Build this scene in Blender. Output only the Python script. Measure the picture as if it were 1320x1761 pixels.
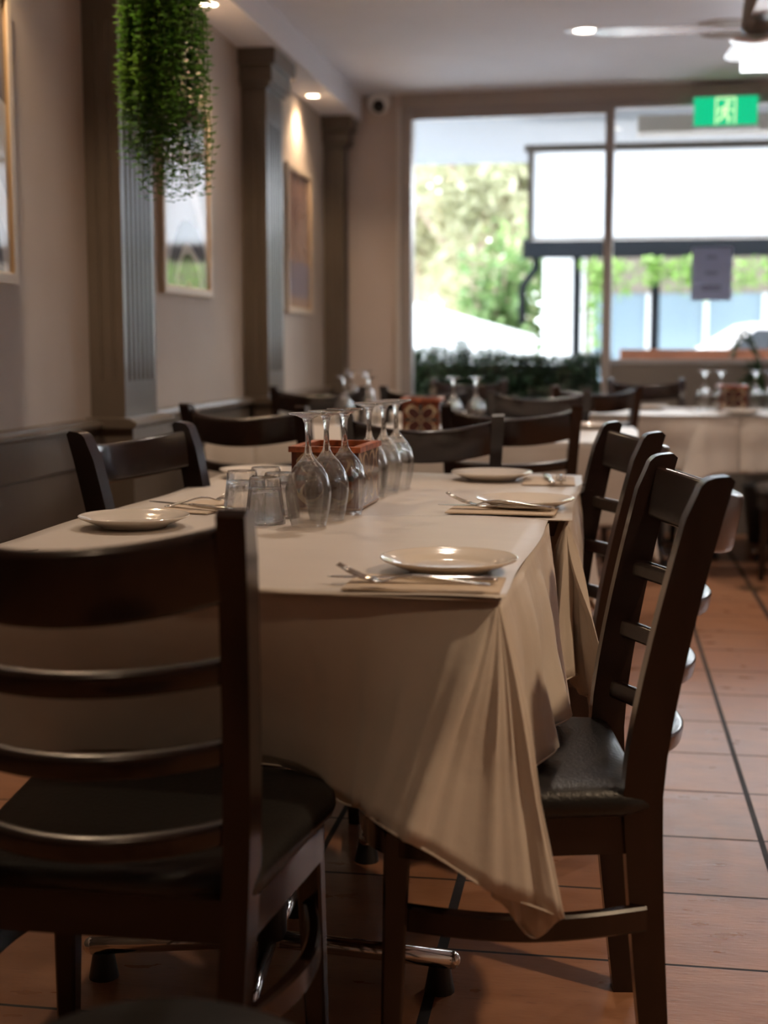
import bpy, bmesh, math, random
from mathutils import Vector, Matrix
R = math.radians
PI = math.pi
random.seed(7)
for o in list(bpy.data.objects): bpy.data.objects.remove(o)
scn = bpy.context.scene
col = scn.collection

# ------------------------------------------------------------ camera
cam_d = bpy.data.cameras.new('camera'); cam = bpy.data.objects.new('camera', cam_d); col.objects.link(cam)
cam.location = (0, 0, 1.08)
cam.rotation_euler = (R(90 - 6.88), 0, R(9.12))
cam_d.sensor_fit = 'VERTICAL'; cam_d.sensor_height = 36; cam_d.sensor_width = 27
cam_d.lens = 48.04; cam_d.clip_start = 0.05; cam_d.clip_end = 200
cam_d.dof.use_dof = True; cam_d.dof.focus_distance = 2.35; cam_d.dof.aperture_fstop = 2.9
scn.camera = cam

# ------------------------------------------------------------ world, exposure
w = bpy.data.worlds.new('daylight'); scn.world = w; w.use_nodes = True
bg = w.node_tree.nodes['Background']
bg.inputs[0].default_value = (0.86, 0.93, 1.0, 1); bg.inputs[1].default_value = 4.6
scn.view_settings.view_transform = 'Standard'; scn.view_settings.look = 'None'
scn.view_settings.exposure = 0.95; scn.view_settings.gamma = 1.0
sd = bpy.data.lights.new('sun', 'SUN'); sd.energy = 10.0; sd.angle = R(1.5); sd.color = (1, 0.95, 0.86)
so = bpy.data.objects.new('sun', sd); col.objects.link(so); so.rotation_euler = (R(-34), R(28), 0); so.location = (0, 12, 8)
WARM = (1.0, 0.72, 0.46); NEUT = (1.0, 0.84, 0.70)
# sampling portal of the shopfront opening
pd = bpy.data.lights.new('window_daylight', 'AREA'); pd.shape = 'RECTANGLE'; pd.size = 3.4; pd.size_y = 2.1
pd.cycles.is_portal = True
po = bpy.data.objects.new('window_daylight', pd); col.objects.link(po)
po.location = (0.35, 8.35, 1.45); po.rotation_euler = (R(-90), 0, R(-3))

# ------------------------------------------------------------ materials
MATS = {}
def mat(name, c, rough=0.5, metal=0.0, spec=0.5, coat=0.0, noise=0, nscale=8, bump=0, bscale=60, emit=None, es=0, sheen=0, trans=0, c2=None, stretch=None):
    if name in MATS: return MATS[name]
    m = bpy.data.materials.new(name); m.use_nodes = True; MATS[name] = m
    nt = m.node_tree; b = nt.nodes['Principled BSDF']
    b.inputs['Base Color'].default_value = (*c, 1); b.inputs['Roughness'].default_value = rough
    b.inputs['Metallic'].default_value = metal; b.inputs['Specular IOR Level'].default_value = spec
    b.inputs['Coat Weight'].default_value = coat; b.inputs['Coat Roughness'].default_value = 0.15
    b.inputs['Sheen Weight'].default_value = sheen; b.inputs['Transmission Weight'].default_value = trans
    if emit: b.inputs['Emission Color'].default_value = (*emit, 1); b.inputs['Emission Strength'].default_value = es
    tc = nt.nodes.new('ShaderNodeTexCoord')
    src = tc.outputs['Object']
    if stretch:
        mp = nt.nodes.new('ShaderNodeMapping'); mp.inputs['Scale'].default_value = stretch
        nt.links.new(src, mp.inputs[0]); src = mp.outputs[0]
    if noise:
        n = nt.nodes.new('ShaderNodeTexNoise'); n.inputs['Scale'].default_value = nscale; n.inputs['Detail'].default_value = 5
        nt.links.new(src, n.inputs['Vector'])
        r = nt.nodes.new('ShaderNodeValToRGB')
        d = c2 if c2 else tuple(x * (1 - noise) for x in c)
        r.color_ramp.elements[0].color = (*d, 1); r.color_ramp.elements[1].color = (*c, 1)
        r.color_ramp.elements[0].position = 0.3; r.color_ramp.elements[1].position = 0.7
        nt.links.new(n.outputs['Fac'], r.inputs['Fac']); nt.links.new(r.outputs['Color'], b.inputs['Base Color'])
    if bump:
        n2 = nt.nodes.new('ShaderNodeTexNoise'); n2.inputs['Scale'].default_value = bscale; n2.inputs['Detail'].default_value = 4
        nt.links.new(src, n2.inputs['Vector'])
        bp = nt.nodes.new('ShaderNodeBump'); bp.inputs['Strength'].default_value = bump; bp.inputs['Distance'].default_value = 0.004
        nt.links.new(n2.outputs['Fac'], bp.inputs['Height']); nt.links.new(bp.outputs['Normal'], b.inputs['Normal'])
    return m

class NG:
    """small node-maths helper"""
    def __init__(s, m): s.nt = m.node_tree
    def m(s, op, a, b=0.0, c=None):
        n = s.nt.nodes.new('ShaderNodeMath'); n.operation = op
        for i, v in enumerate((a, b, c)):
            if v is None: continue
            if isinstance(v, (int, float)): n.inputs[i].default_value = v
            else: s.nt.links.new(v, n.inputs[i])
        return n.outputs[0]
    def mix(s, f, a, b):
        n = s.nt.nodes.new('ShaderNodeMix'); n.data_type = 'RGBA'
        s.put(n.inputs['Factor'], f); s.put(n.inputs[6], a); s.put(n.inputs[7], b)
        return n.outputs[2]
    def put(s, inp, v):
        if isinstance(v, (int, float)): inp.default_value = v
        elif isinstance(v, tuple): inp.default_value = (*v, 1)
        else: s.nt.links.new(v, inp)
    def xyz(s, kind='Object'):
        tc = s.nt.nodes.new('ShaderNodeTexCoord'); sp = s.nt.nodes.new('ShaderNodeSeparateXYZ')
        s.nt.links.new(tc.outputs[kind], sp.inputs[0]); s.vec = tc.outputs[kind]
        return sp.outputs[0], sp.outputs[1], sp.outputs[2]
    def noise(s, scale, vec=None, stretch=None, detail=4):
        n = s.nt.nodes.new('ShaderNodeTexNoise'); n.inputs['Scale'].default_value = scale; n.inputs['Detail'].default_value = detail
        v = vec or s.vec
        if stretch:
            mp = s.nt.nodes.new('ShaderNodeMapping'); mp.inputs['Scale'].default_value = stretch; s.nt.links.new(v, mp.inputs[0]); v = mp.outputs[0]
        s.nt.links.new(v, n.inputs['Vector']); return n.outputs['Fac']

wood = mat('espresso_wood', (0.021, 0.0095, 0.0075), 0.27, coat=0.35, noise=0.55, nscale=6, stretch=(9, 9, 1.2))
vinyl = mat('black_vinyl', (0.013, 0.013, 0.013), 0.36, bump=0.25, bscale=180)
wallp = mat('beige_wall_paint', (0.50, 0.425, 0.365), 0.62, noise=0.10, nscale=2.5, bump=0.15, bscale=12)
endp = mat('tan_wall_paint', (0.60, 0.51, 0.47), 0.65, noise=0.06, nscale=3)
ceilp = mat('ceiling_paint', (0.82, 0.83, 0.90), 0.8, noise=0.05, nscale=2)
trimp = mat('taupe_gloss_paint', (0.125, 0.098, 0.075), 0.33, noise=0.18, nscale=4, bump=0.12, bscale=22)
darkrm = mat('dark_room_wall', (0.42, 0.36, 0.31), 0.8)
alum = mat('brown_aluminium', (0.36, 0.32, 0.30), 0.4, metal=0.1)
cloth_m = mat('ivory_cotton', (0.62, 0.55, 0.48), 0.85, sheen=0.2, noise=0.05, nscale=14, bump=0.25, bscale=38)
paper_m = mat('white_table_paper', (0.62, 0.565, 0.515), 0.42, noise=0.04, nscale=5, bump=0.35, bscale=7, stretch=(1, 2.2, 1))
napkin_m = mat('buff_paper_napkin', (0.56, 0.45, 0.34), 0.8, bump=0.2, bscale=120)
china = mat('white_china', (0.76, 0.70, 0.63), 0.07, coat=0.5)
steel = mat('polished_steel', (0.72, 0.70, 0.67), 0.16, metal=1.0)
chrome = mat('chrome', (0.75, 0.73, 0.70), 0.15, metal=1.0)
black = mat('black_plastic', (0.012, 0.012, 0.013), 0.4)
white_pl = mat('white_plastic', (0.85, 0.85, 0.85), 0.4)
framew = mat('cream_picture_frame', (0.62, 0.52, 0.40), 0.45)
goldm = mat('gilt_slip', (0.60, 0.42, 0.24), 0.35, metal=0.5)
def glass_mat(name, thin):
    m = bpy.data.materials.new(name); m.use_nodes = True; nt = m.node_tree; nt.nodes.remove(nt.nodes['Principled BSDF'])
    g = nt.nodes.new('ShaderNodeBsdfGlass'); g.inputs['IOR'].default_value = 1.45; g.inputs['Roughness'].default_value = 0.0; g.inputs[0].default_value = (1, 1, 1, 1)
    t = nt.nodes.new('ShaderNodeBsdfTransparent'); t.inputs[0].default_value = (1, 1, 1, 1); l = nt.nodes.new('ShaderNodeBsdfGlossy'); l.inputs['Roughness'].default_value = 0.02
    lw = nt.nodes.new('ShaderNodeLayerWeight'); lw.inputs[0].default_value = 0.5; pw = nt.nodes.new('ShaderNodeMath'); pw.operation = 'POWER'; pw.inputs[1].default_value = 5.0; f = nt.nodes.new('ShaderNodeMath'); f.operation = 'ADD'; f.inputs[1].default_value = 0.03; f.use_clamp = True
    nt.links.new(lw.outputs['Facing'], pw.inputs[0]); nt.links.new(pw.outputs[0], f.inputs[0]); a = nt.nodes.new('ShaderNodeMixShader'); b = nt.nodes.new('ShaderNodeMixShader'); b.inputs[0].default_value = thin
    nt.links.new(f.outputs[0], a.inputs[0]); nt.links.new(t.outputs[0], a.inputs[1]); nt.links.new(l.outputs[0], a.inputs[2])
    nt.links.new(g.outputs[0], b.inputs[1]); nt.links.new(a.outputs[0], b.inputs[2]); nt.links.new(b.outputs[0], nt.nodes['Material Output'].inputs[0])
    return m
glass = glass_mat('thick_clear_glass', 0.30); glass_thin = glass_mat('thin_clear_glass', 0.85)
pane_m = bpy.data.materials.new('window_glass'); pane_m.use_nodes = True
nt = pane_m.node_tree; nt.nodes.remove(nt.nodes['Principled BSDF'])
tr = nt.nodes.new('ShaderNodeBsdfTransparent'); tr.inputs[0].default_value = (0.95, 0.96, 0.96, 1)
gl = nt.nodes.new('ShaderNodeBsdfGlossy'); gl.inputs['Roughness'].default_value = 0.02
fr = nt.nodes.new('ShaderNodeFresnel'); fr.inputs[0].default_value = 1.45
mx = nt.nodes.new('ShaderNodeMixShader')
nt.links.new(fr.outputs[0], mx.inputs[0]); nt.links.new(tr.outputs[0], mx.inputs[1]); nt.links.new(gl.outputs[0], mx.inputs[2]); nt.links.new(mx.outputs[0], nt.nodes['Material Output'].inputs[0])

def leafmat(name, c, c2, tr=0.35):
    m = bpy.data.materials.new(name); m.use_nodes = True; n = m.node_tree; b = n.nodes['Principled BSDF']; b.inputs['Roughness'].default_value = 0.45
    q = NG(m); q.xyz(); f = q.noise(9, detail=2)
    cc = q.mix(q.m('MULTIPLY', q.m('SUBTRACT', f, 0.3), 2.5), c, c2); n.links.new(cc, b.inputs['Base Color'])
    t = n.nodes.new('ShaderNodeBsdfTranslucent'); n.links.new(cc, t.inputs[0]); x = n.nodes.new('ShaderNodeMixShader'); x.inputs[0].default_value = tr
    n.links.new(b.outputs[0], x.inputs[1]); n.links.new(t.outputs[0], x.inputs[2]); n.links.new(x.outputs[0], n.nodes['Material Output'].inputs[0])
    return m
leaf_plant = leafmat('fresh_green_leaf', (0.04, 0.13, 0.012), (0.13, 0.27, 0.03))
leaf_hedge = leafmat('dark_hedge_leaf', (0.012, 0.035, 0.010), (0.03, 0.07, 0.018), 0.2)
leaf_tree = leafmat('pale_tree_leaf', (0.33, 0.34, 0.19), (0.56, 0.54, 0.40), 0.5)
leaf_bush = leafmat('bush_leaf', (0.10, 0.19, 0.06), (0.24, 0.34, 0.13), 0.4)
leaf_vine = leafmat('vine_leaf', (0.15, 0.28, 0.05), (0.34, 0.50, 0.14), 0.45)

# floor: terracotta tiles with dark grout and small diamond insets
floor_m = bpy.data.materials.new('terracotta_tiles'); floor_m.use_nodes = True
q = NG(floor_m); x, y, z = q.xyz(); b = floor_m.node_tree.nodes['Principled BSDF']
u = q.m('FLOORED_MODULO', q.m('ADD', x, 0.273 + 9.43), 0.943)      # long tile then short tile
v = q.m('FLOORED_MODULO', q.m('ADD', y, -2.345 + 3.25), 0.325)
d1 = q.m('ABSOLUTE', q.m('SUBTRACT', u, 0.006)); d2 = q.m('ABSOLUTE', q.m('SUBTRACT', u, 0.633)); d3 = q.m('ABSOLUTE', q.m('SUBTRACT', u, 0.943))
dc = q.m('MINIMUM', d1, q.m('MINIMUM', d2, d3))
gc = q.m('LESS_THAN', dc, 0.0065)
dr = q.m('MINIMUM', v, q.m('SUBTRACT', 0.325, v)); gr = q.m('LESS_THAN', dr, 0.0038)
grout = q.m('MAXIMUM', gc, gr)
# diamonds on every second short column, every 1.95 m
du = q.m('ABSOLUTE', q.m('SUBTRACT', q.m('FLOORED_MODULO', q.m('ADD', x, -0.67 + 0.943 + 18.86), 1.886), 0.943))
dv = q.m('ABSOLUTE', q.m('SUBTRACT', q.m('FLOORED_MODULO', q.m('ADD', y, -6.26 + 0.975 + 9.75), 1.95), 0.975))
dia = q.m('LESS_THAN', q.m('ADD', du, dv), 0.07); diar = q.m('LESS_THAN', q.m('ADD', du, dv), 0.078)
cell = floor_m.node_tree.nodes.new('ShaderNodeTexWhiteNoise'); cb = floor_m.node_tree.nodes.new('ShaderNodeCombineXYZ')
floor_m.node_tree.links.new(q.m('FLOOR', q.m('DIVIDE', q.m('ADD', x, 0.273), 0.4715)), cb.inputs[0]); floor_m.node_tree.links.new(q.m('FLOOR', q.m('DIVIDE', q.m('ADD', y, -2.345), 0.325)), cb.inputs[1])
floor_m.node_tree.links.new(cb.outputs[0], cell.inputs['Vector'])
n1 = q.noise(7, stretch=(1, 2.5, 1), detail=8); n2 = q.noise(45, stretch=(0.6, 3, 1), detail=6)
base = q.mix(q.m('MULTIPLY', q.m('SUBTRACT', n1, 0.25), 1.8), (0.26, 0.115, 0.058), (0.44, 0.22, 0.12))
base = q.mix(q.m('MULTIPLY', cell.outputs['Value'], 0.28), base, (0.33, 0.13, 0.06))
base = q.mix(q.m('MULTIPLY', q.m('GREATER_THAN', n2, 0.66), 0.45), base, (0.16, 0.07, 0.04))
base = q.mix(diar, base, (0.02, 0.014, 0.01)); base = q.mix(dia, base, (0.10, 0.055, 0.025))
base = q.mix(q.m('MULTIPLY', grout, q.m('SUBTRACT', 1.0, diar)), base, (0.010, 0.006, 0.005))
q.put(b.inputs['Base Color'], base)
q.put(b.inputs['Roughness'], q.m('ADD', q.m('MULTIPLY', n1, 0.22), q.m('ADD', 0.20, q.m('MULTIPLY', grout, 0.4))))
bp = floor_m.node_tree.nodes.new('ShaderNodeBump'); bp.inputs['Strength'].default_value = 0.5; bp.inputs['Distance'].default_value = 0.003
q.put(bp.inputs['Height'], q.m('ADD', q.m('MULTIPLY', q.m('SUBTRACT', 1.0, grout), 1.0), q.m('MULTIPLY', n2, 0.35)))
floor_m.node_tree.links.new(bp.outputs['Normal'], b.inputs['Normal'])

# painted tile panels of the caddies: four-petal flower
def flower_mat(name, horiz):
    m = bpy.data.materials.new(name); m.use_nodes = True; q = NG(m); x, y, z = q.xyz(); b = m.node_tree.nodes['Principled BSDF']; b.inputs['Roughness'].default_value = 0.2; b.inputs['Coat Weight'].default_value = 0.4
    u = q.m('DIVIDE', x if horiz == 'x' else y, 0.062); v = q.m('DIVIDE', q.m('SUBTRACT', z, 0.063), 0.058)
    if horiz == 'y': u = q.m('SUBTRACT', q.m('FLOORED_MODULO', q.m('ADD', u, 1.0 + 4), 2.0), 1.0)
    r = q.m('SQRT', q.m('ADD', q.m('POWER', q.m('ABSOLUTE', u), 2.0), q.m('POWER', q.m('ABSOLUTE', v), 2.0)))
    th = q.m('ARCTAN2', v, u); s2 = q.m('ABSOLUTE', q.m('SINE', q.m('MULTIPLY', th, 2.0)))
    f = q.m('SUBTRACT', r, q.m('MULTIPLY', q.m('POWER', s2, 0.7), 1.0))
    inside = q.m('LESS_THAN', f, 0.0); line = q.m('LESS_THAN', q.m('ABSOLUTE', f), 0.06)
    c4 = q.m('ABSOLUTE', q.m('SINE', q.m('MULTIPLY', th, 6.0)))
    bgc = q.mix(q.m('GREATER_THAN', c4, 0.6), (0.025, 0.05, 0.05), (0.16, 0.05, 0.02))
    bgc = q.mix(q.m('LESS_THAN', q.m('ABSOLUTE', q.m('SUBTRACT', r, 1.05)), 0.05), bgc, (0.48, 0.36, 0.22))
    cc = q.mix(inside, bgc, (0.07, 0.022, 0.018)); cc = q.mix(line, cc, (0.50, 0.38, 0.25))
    cc = q.mix(q.m('LESS_THAN', r, 0.2), cc, (0.35, 0.25, 0.15)); cc = q.mix(q.m('LESS_THAN', r, 0.13), cc, (0.05, 0.02, 0.02))
    edge = q.m('GREATER_THAN', q.m('MAXIMUM', q.m('ABSOLUTE', u), q.m('ABSOLUTE', v)), 0.93); cc = q.mix(edge, cc, (0.12, 0.03, 0.02))
    q.put(b.inputs['Base Color'], cc); return m
flower_f = flower_mat('flower_tile_front', 'x'); flower_s = flower_mat('flower_tile_side', 'y')
rimm = mat('orange_painted_rim', (0.62, 0.17, 0.06), 0.35, noise=0.7, nscale=60, c2=(0.16, 0.04, 0.02))

# ------------------------------------------------------------ mesh helpers
def link(name, bm, m, parent=None, smooth=False, loc=None):
    me = bpy.data.meshes.new(name); bmesh.ops.recalc_face_normals(bm, faces=bm.faces); bm.to_mesh(me); bm.free()
    o = bpy.data.objects.new(name, me); col.objects.link(o); me.materials.append(m)
    if smooth:
        for p in me.polygons: p.use_smooth = True
        if smooth != 'all': me.set_sharp_from_angle(angle=R(38))
    if parent: o.parent = parent
    if loc: o.location = loc
    return o
def box(bm, x0, x1, y0, y1, z0, z1, M=None):
    vs = [bm.verts.new((x, y, z)) for x in (x0, x1) for y in (y0, y1) for z in (z0, z1)]
    if M:
        for v in vs: v.co = M @ v.co
    for f in ((0, 1, 3, 2), (4, 6, 7, 5), (0, 4, 5, 1), (2, 3, 7, 6), (0, 2, 6, 4), (1, 5, 7, 3)): bm.faces.new([vs[i] for i in f])
    return vs
def bev(bm, w, seg=2):
    es = [e for e in bm.edges if len(e.link_faces) == 2 and e.calc_face_angle(0) > R(30)]
    bmesh.ops.bevel(bm, geom=es, offset=w, segments=seg, affect='EDGES', profile=0.5, clamp_overlap=True)
def bbox(name, dims, m, parent=None, bw=0.0, M=None):
    bm = bmesh.new(); box(bm, *dims, M=M)
    if bw: bev(bm, bw)
    return link(name, bm, m, parent, smooth=bool(bw))
def tube(bm, pts, r, n=8, cap=True):
    pts = [Vector(p) for p in pts]; rs = r if isinstance(r, (list, tuple)) else [r] * len(pts)
    rings = []
    for i, p in enumerate(pts):
        t = (pts[min(i + 1, len(pts) - 1)] - pts[max(i - 1, 0)]).normalized()
        a = t.orthogonal().normalized() if i == 0 else (a - t * a.dot(t)).normalized()
        bb = t.cross(a)
        rings.append([bm.verts.new(p + (a * math.cos(2 * PI * k / n) + bb * math.sin(2 * PI * k / n)) * rs[i]) for k in range(n)])
    for r0, r1 in zip(rings, rings[1:]):
        for k in range(n): bm.faces.new((r0[k], r0[(k + 1) % n], r1[(k + 1) % n], r1[k]))
    if cap: bm.faces.new(rings[0][::-1]); bm.faces.new(rings[-1])
def lathe(bm, prof, n=32, close=False):
    rings = []
    for r, z in prof:
        if r < 1e-6: rings.append([bm.verts.new((0, 0, z))])
        else: rings.append([bm.verts.new((r * math.cos(2 * PI * k / n), r * math.sin(2 * PI * k / n), z)) for k in range(n)])
    pairs = list(zip(rings, rings[1:]))
    if close: pairs.append((rings[-1], rings[0]))
    for a, c in pairs:
        for k in range(n):
            k2 = (k + 1) % n
            if len(a) == 1 and len(c) == 1: break
            if len(a) == 1: bm.faces.new((a[0], c[k2], c[k]))
            elif len(c) == 1: bm.faces.new((a[k], a[k2], c[0]))
            else: bm.faces.new((a[k], a[k2], c[k2], c[k]))
def sweep(bm, path, sec):
    """path: list of (origin, axis_a, axis_b); sec: closed list of (a,b)"""
    rings = [[bm.verts.new(Vector(o) + Vector(A) * a + Vector(B) * b_) for a, b_ in sec] for o, A, B in path]
    n = len(sec)
    for r0, r1 in zip(rings, rings[1:]):
        for k in range(n): bm.faces.new((r0[k], r0[(k + 1) % n], r1[(k + 1) % n], r1[k]))
    bm.faces.new(rings[0][::-1]); bm.faces.new(rings[-1])
def prism(bm, poly, h0, h1, axis='x'):
    def V(a, b_, h): return {'x': (h, a, b_), 'y': (a, h, b_), 'z': (a, b_, h)}[axis]
    A = [bm.verts.new(V(a, b_, h0)) for a, b_ in poly]; B = [bm.verts.new(V(a, b_, h1)) for a, b_ in poly]
    n = len(poly)
    for k in range(n): bm.faces.new((A[k], A[(k + 1) % n], B[(k + 1) % n], B[k]))
    bm.faces.new(A[::-1]); bm.faces.new(B)
def rsec(a, b_, r, s=2):
    out = []
    for cx, cy, a0 in ((a - r, b_ - r, 0), (-a + r, b_ - r, 90), (-a + r, -b_ + r, 180), (a - r, -b_ + r, 270)):
        for k in range(s + 1):
            t = R(a0 + 90 * k / s); out.append((cx + r * math.cos(t), cy + r * math.sin(t)))
    return out
def empty(name, label, cat, loc=(0, 0, 0), rz=0, group=None, kind=None):
    o = bpy.data.objects.new(name, None); col.objects.link(o); o.empty_display_size = 0.1
    o.location = loc; o.rotation_euler = (0, 0, R(rz)); tag(o, label, cat, group, kind); return o
def tag(o, label=None, cat=None, group=None, kind=None):
    if label: o['label'] = label
    if cat: o['category'] = cat
    if group: o['group'] = group
    if kind: o['kind'] = kind
    return o
def struct(o, label=None):
    o['kind'] = 'structure'
    if label: o['label'] = label
    return o
def dup(root, loc, rz, label, group=None):
    r = root.copy(); col.objects.link(r); r.location = loc; r.rotation_euler = (0, 0, R(rz)); r['label'] = label
    if group: r['group'] = group
    for ch in list(root.children):
        c = ch.copy(); col.objects.link(c); c.parent = r
        for gg in list(ch.children):
            d = gg.copy(); col.objects.link(d); d.parent = c
    return r

# ------------------------------------------------------------ room shell
struct(bbox('floor', (-1.75, 3.6, -1.6, 8.35, -0.08, 0), floor_m), 'terracotta tiled floor with dark grout lines')
struct(bbox('wall_left', (-1.75, -1.65, -1.6, 8.3, 0, 2.7), wallp), 'beige painted wall hung with framed pictures')
struct(bbox('wall_right', (3.5, 3.6, -1.6, 8.3, 0, 2.7), mat('pale_side_wall', (0.74, 0.73, 0.74), 0.8)))
struct(bbox('wall_back', (-1.75, 3.6, -1.7, -1.6, 0, 2.7), darkrm))
struct(bbox('ceiling', (-1.75, 3.6, -1.6, 8.3, 2.55, 2.7), ceilp), 'pale grey flat ceiling')
struct(bbox('trim_1', (-1.65, -1.45, -1.6, 8.2, 2.41, 2.55), ceilp), 'lowered white bulkhead running along the left wall')
# end wall, turned 3 degrees; u runs along it, d outward
EW = Matrix.Translation((-1.65, 8.2, 0)) @ Matrix.Rotation(R(-3), 4, 'Z')
def ew(name, u0, u1, d0, d1, z0, z1, m, parent=None, bw=0): return bbox(name, (u0, u1, d0, d1, z0, z1), m, parent, bw, M=EW)
wf = ew('wall_front', -0.1, 0.442, 0, 0.12, 0, 2.56, endp); struct(wf, 'tan painted end wall beside the window')
struct(ew('wall_front_sill', 1.68, 5.2, 0.0, 0.12, 0, 0.985, mat('grey_brown_panel', (0.20, 0.17, 0.145), 0.6))).name = 'wall_front_lower'
struct(ew('trim_2', 0.442, 5.2, -0.02, 0.12, 2.475, 2.56, mat('putty_paint', (0.42, 0.37, 0.34), 0.6)), 'window head beam below the ceiling')
win = empty('window_1', 'large shopfront window with grey brown frame', 'window', kind='structure')
if 'category' in win: del win['category']
for nm, a in (('window_frame', (0.442, 0.507, -0.03, 0.08, 0.02, 2.475)), ('window_frame', (0.507, 1.633, -0.01, 0.06, 2.405, 2.475)), ('window_frame', (0.507, 1.633, -0.01, 0.06, 0.25, 0.33)), ('mullion', (1.633, 1.682, -0.03, 0.08, 0.02, 2.475)),
              ('window_frame', (1.682, 5.1, -0.01, 0.06, 2.43, 2.475)), ('window_sill', (1.682, 5.1, -0.01, 0.06, 0.987, 1.01))):
    ew(nm, *a, alum, win, 0.004)
ew('window_pane', 0.507, 1.633, 0.02, 0.026, 0.33, 2.405, pane_m, win)
ew('window_pane', 1.682, 5.1, 0.02, 0.026, 1.01, 2.43, pane_m, win)
ew('lower_panel', 0.507, 1.633, 0.0, 0.06, 0.02, 0.25, alum, win)
struct(ew('trim_3', 0.425, 0.445, -0.05, 0.0, 0, 2.475, mat('pale_edge_paint', (0.6, 0.57, 0.55), 0.4)), 'pale corner bead at the edge of the end wall')

# dado panelling and its top rail
pcs = [(-1.6, 4.24), (4.60, 6.17), (6.52, 8.02)]
bm = bmesh.new()
for a, c in pcs:
    box(bm, -1.65, -1.625, a, c, 0, 0.70); box(bm, -1.65, -1.615, a, c, 0.705, 0.82)
    prism(bm, [(-1.65, 0.818), (-1.600, 0.818), (-1.592, 0.824), (-1.592, 0.834), (-1.602, 0.838), (-1.608, 0.848), (-1.65, 0.85)], a, c, 'y')
    box(bm, -1.65, -1.61, a, c, 0, 0.12)
struct(link('trim_4', bm, trimp), 'taupe dado panelling with moulded top rail along the left wall')
# pilasters
def pilaster(name, y0, y1, label):
    p = struct(empty(name, label, 'x')); del p['category']; p['kind'] = 'structure'
    xf = -1.533; n = 6; wd = y1 - y0
    prof = [(-1.65, y0), (xf, y0)]
    # shaft built as face strips with real flutes
    bm = bmesh.new()
    poly = [(-1.65, y0)]
    for k in range(2):                                                   # flutes on the side facing the room's rear
        c = -1.65 + 0.117 * (0.34 + 0.36 * k)
        poly += [(c - 0.006, y0), (c - 0.003, y0 + 0.004), (c + 0.003, y0 + 0.004), (c + 0.006, y0)]
    poly.append((xf, y0))
    for k in range(n):
        c = y0 + wd * (0.16 + 0.68 * k / (n - 1)); h = wd * 0.030
        poly += [(xf, c - h), (xf - 0.03, c - h * 0.8), (xf - 0.03, c + h * 0.7), (xf, c + h)]
    poly += [(xf, y1), (-1.65, y1)]
    prism(bm, poly, 0.97, 2.10, 'z')
    link('fluted_shaft', bm, trimp, p)
    bm = bmesh.new(); box(bm, -1.65, xf, y0, y1, 0.85, 0.97); box(bm, -1.65, xf, y0, y1, 2.10, 2.25); link('plain_shaft', bm, trimp, p)
    bm = bmesh.new()
    box(bm, -1.65, xf + 0.035, y0 - 0.03, min(y1 + 0.03, 8.19), 0.0, 0.82); bev(bm, 0.004)
    prism(bm, [(-1.65, 0.82), (xf + 0.045, 0.82), (xf + 0.052, 0.828), (xf + 0.052, 0.838), (xf + 0.04, 0.843), (xf + 0.03, 0.851), (-1.65, 0.853)], y0 - 0.045, min(y1 + 0.045, 8.195), 'y')
    link('plinth', bm, trimp, p, smooth=True)
    bm = bmesh.new()
    for e, z0, z1 in ((0.02, 2.245, 2.265), (0.035, 2.265, 2.335), (0.055, 2.335, 2.41)):
        box(bm, -1.65, xf + e, y0 - e, min(y1 + e, 8.195), z0, z1)
    bev(bm, 0.006)
    link('capital', bm, trimp, p, smooth=True)
pilaster('trim_5', 4.255, 4.575, 'taupe fluted pilaster nearest the camera behind the hanging greenery')
pilaster('trim_6', 6.19, 6.50, 'taupe fluted pilaster between the second and third pictures')
pilaster('trim_7', 8.03, 8.19, 'taupe pilaster in the far corner beside the end wall')

# ------------------------------------------------------------ lamps
def downlight(x, y, z, label, power, colr, r=0.045, ring=0.09, cone=110, group='recessed downlights', blend=0.7, es=14):
    t = empty('ceiling_light', label, 'ceiling light', (x, y, z), 0, group)
    bm = bmesh.new(); lathe(bm, [(r, -0.001), (r + 0.004, -0.006), (ring - 0.006, -0.004), (ring, 0.0), (ring, 0.002), (r, 0.002)], 32, close=True)
    link('trim_ring', bm, white_pl, t, smooth='all')
    bm = bmesh.new(); lathe(bm, [(0, -0.0015), (r, -0.0015), (r, 0.001), (0, 0.001)], 24)
    link('lens', bm, mat('lamp_glow_%d' % int(colr[2] * 100), (1, 1, 1), emit=colr, es=es), t)
    ld = bpy.data.lights.new('lamp', 'SPOT'); ld.energy = power; ld.color = colr; ld.spot_size = R(cone); ld.spot_blend = blend; ld.shadow_soft_size = r
    lo = bpy.data.objects.new('lamp', ld); col.objects.link(lo); lo.parent = t; lo.location = (0, 0, -0.03)
    return t
G1 = 'downlights in the lowered bulkhead'
downlight(-1.55, 5.35, 2.41, 'bright warm downlight in the bulkhead above the second picture', 22, WARM, 0.032, 0.045, 130, G1, es=22, blend=1.0)
downlight(-1.56, 7.33, 2.41, 'bright warm downlight in the bulkhead above the third picture', 17, WARM, 0.032, 0.045, 130, G1, es=22, blend=1.0)
downlight(-1.55, 3.37, 2.41, 'warm downlight in the bulkhead above the first picture', 20, WARM, 0.032, 0.045, 120, G1, es=22)
G2 = 'downlights in the main ceiling'
downlight(-0.12, 6.67, 2.55, 'round white downlight in the ceiling left of the fan', 38, NEUT, 0.05, 0.095, 130, G2)
downlight(-0.35, 3.3, 2.55, 'round downlight in the ceiling above the laid table', 22, NEUT, 0.05, 0.095, 130, G2)
downlight(1.5, 4.9, 2.55, 'round downlight in the ceiling above the open floor', 50, NEUT, 0.05, 0.095, 130, G2)
downlight(1.35, 1.62, 2.55, 'round downlight in the ceiling right of the laid table', 58, WARM, 0.05, 0.095, 130, G2)
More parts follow.
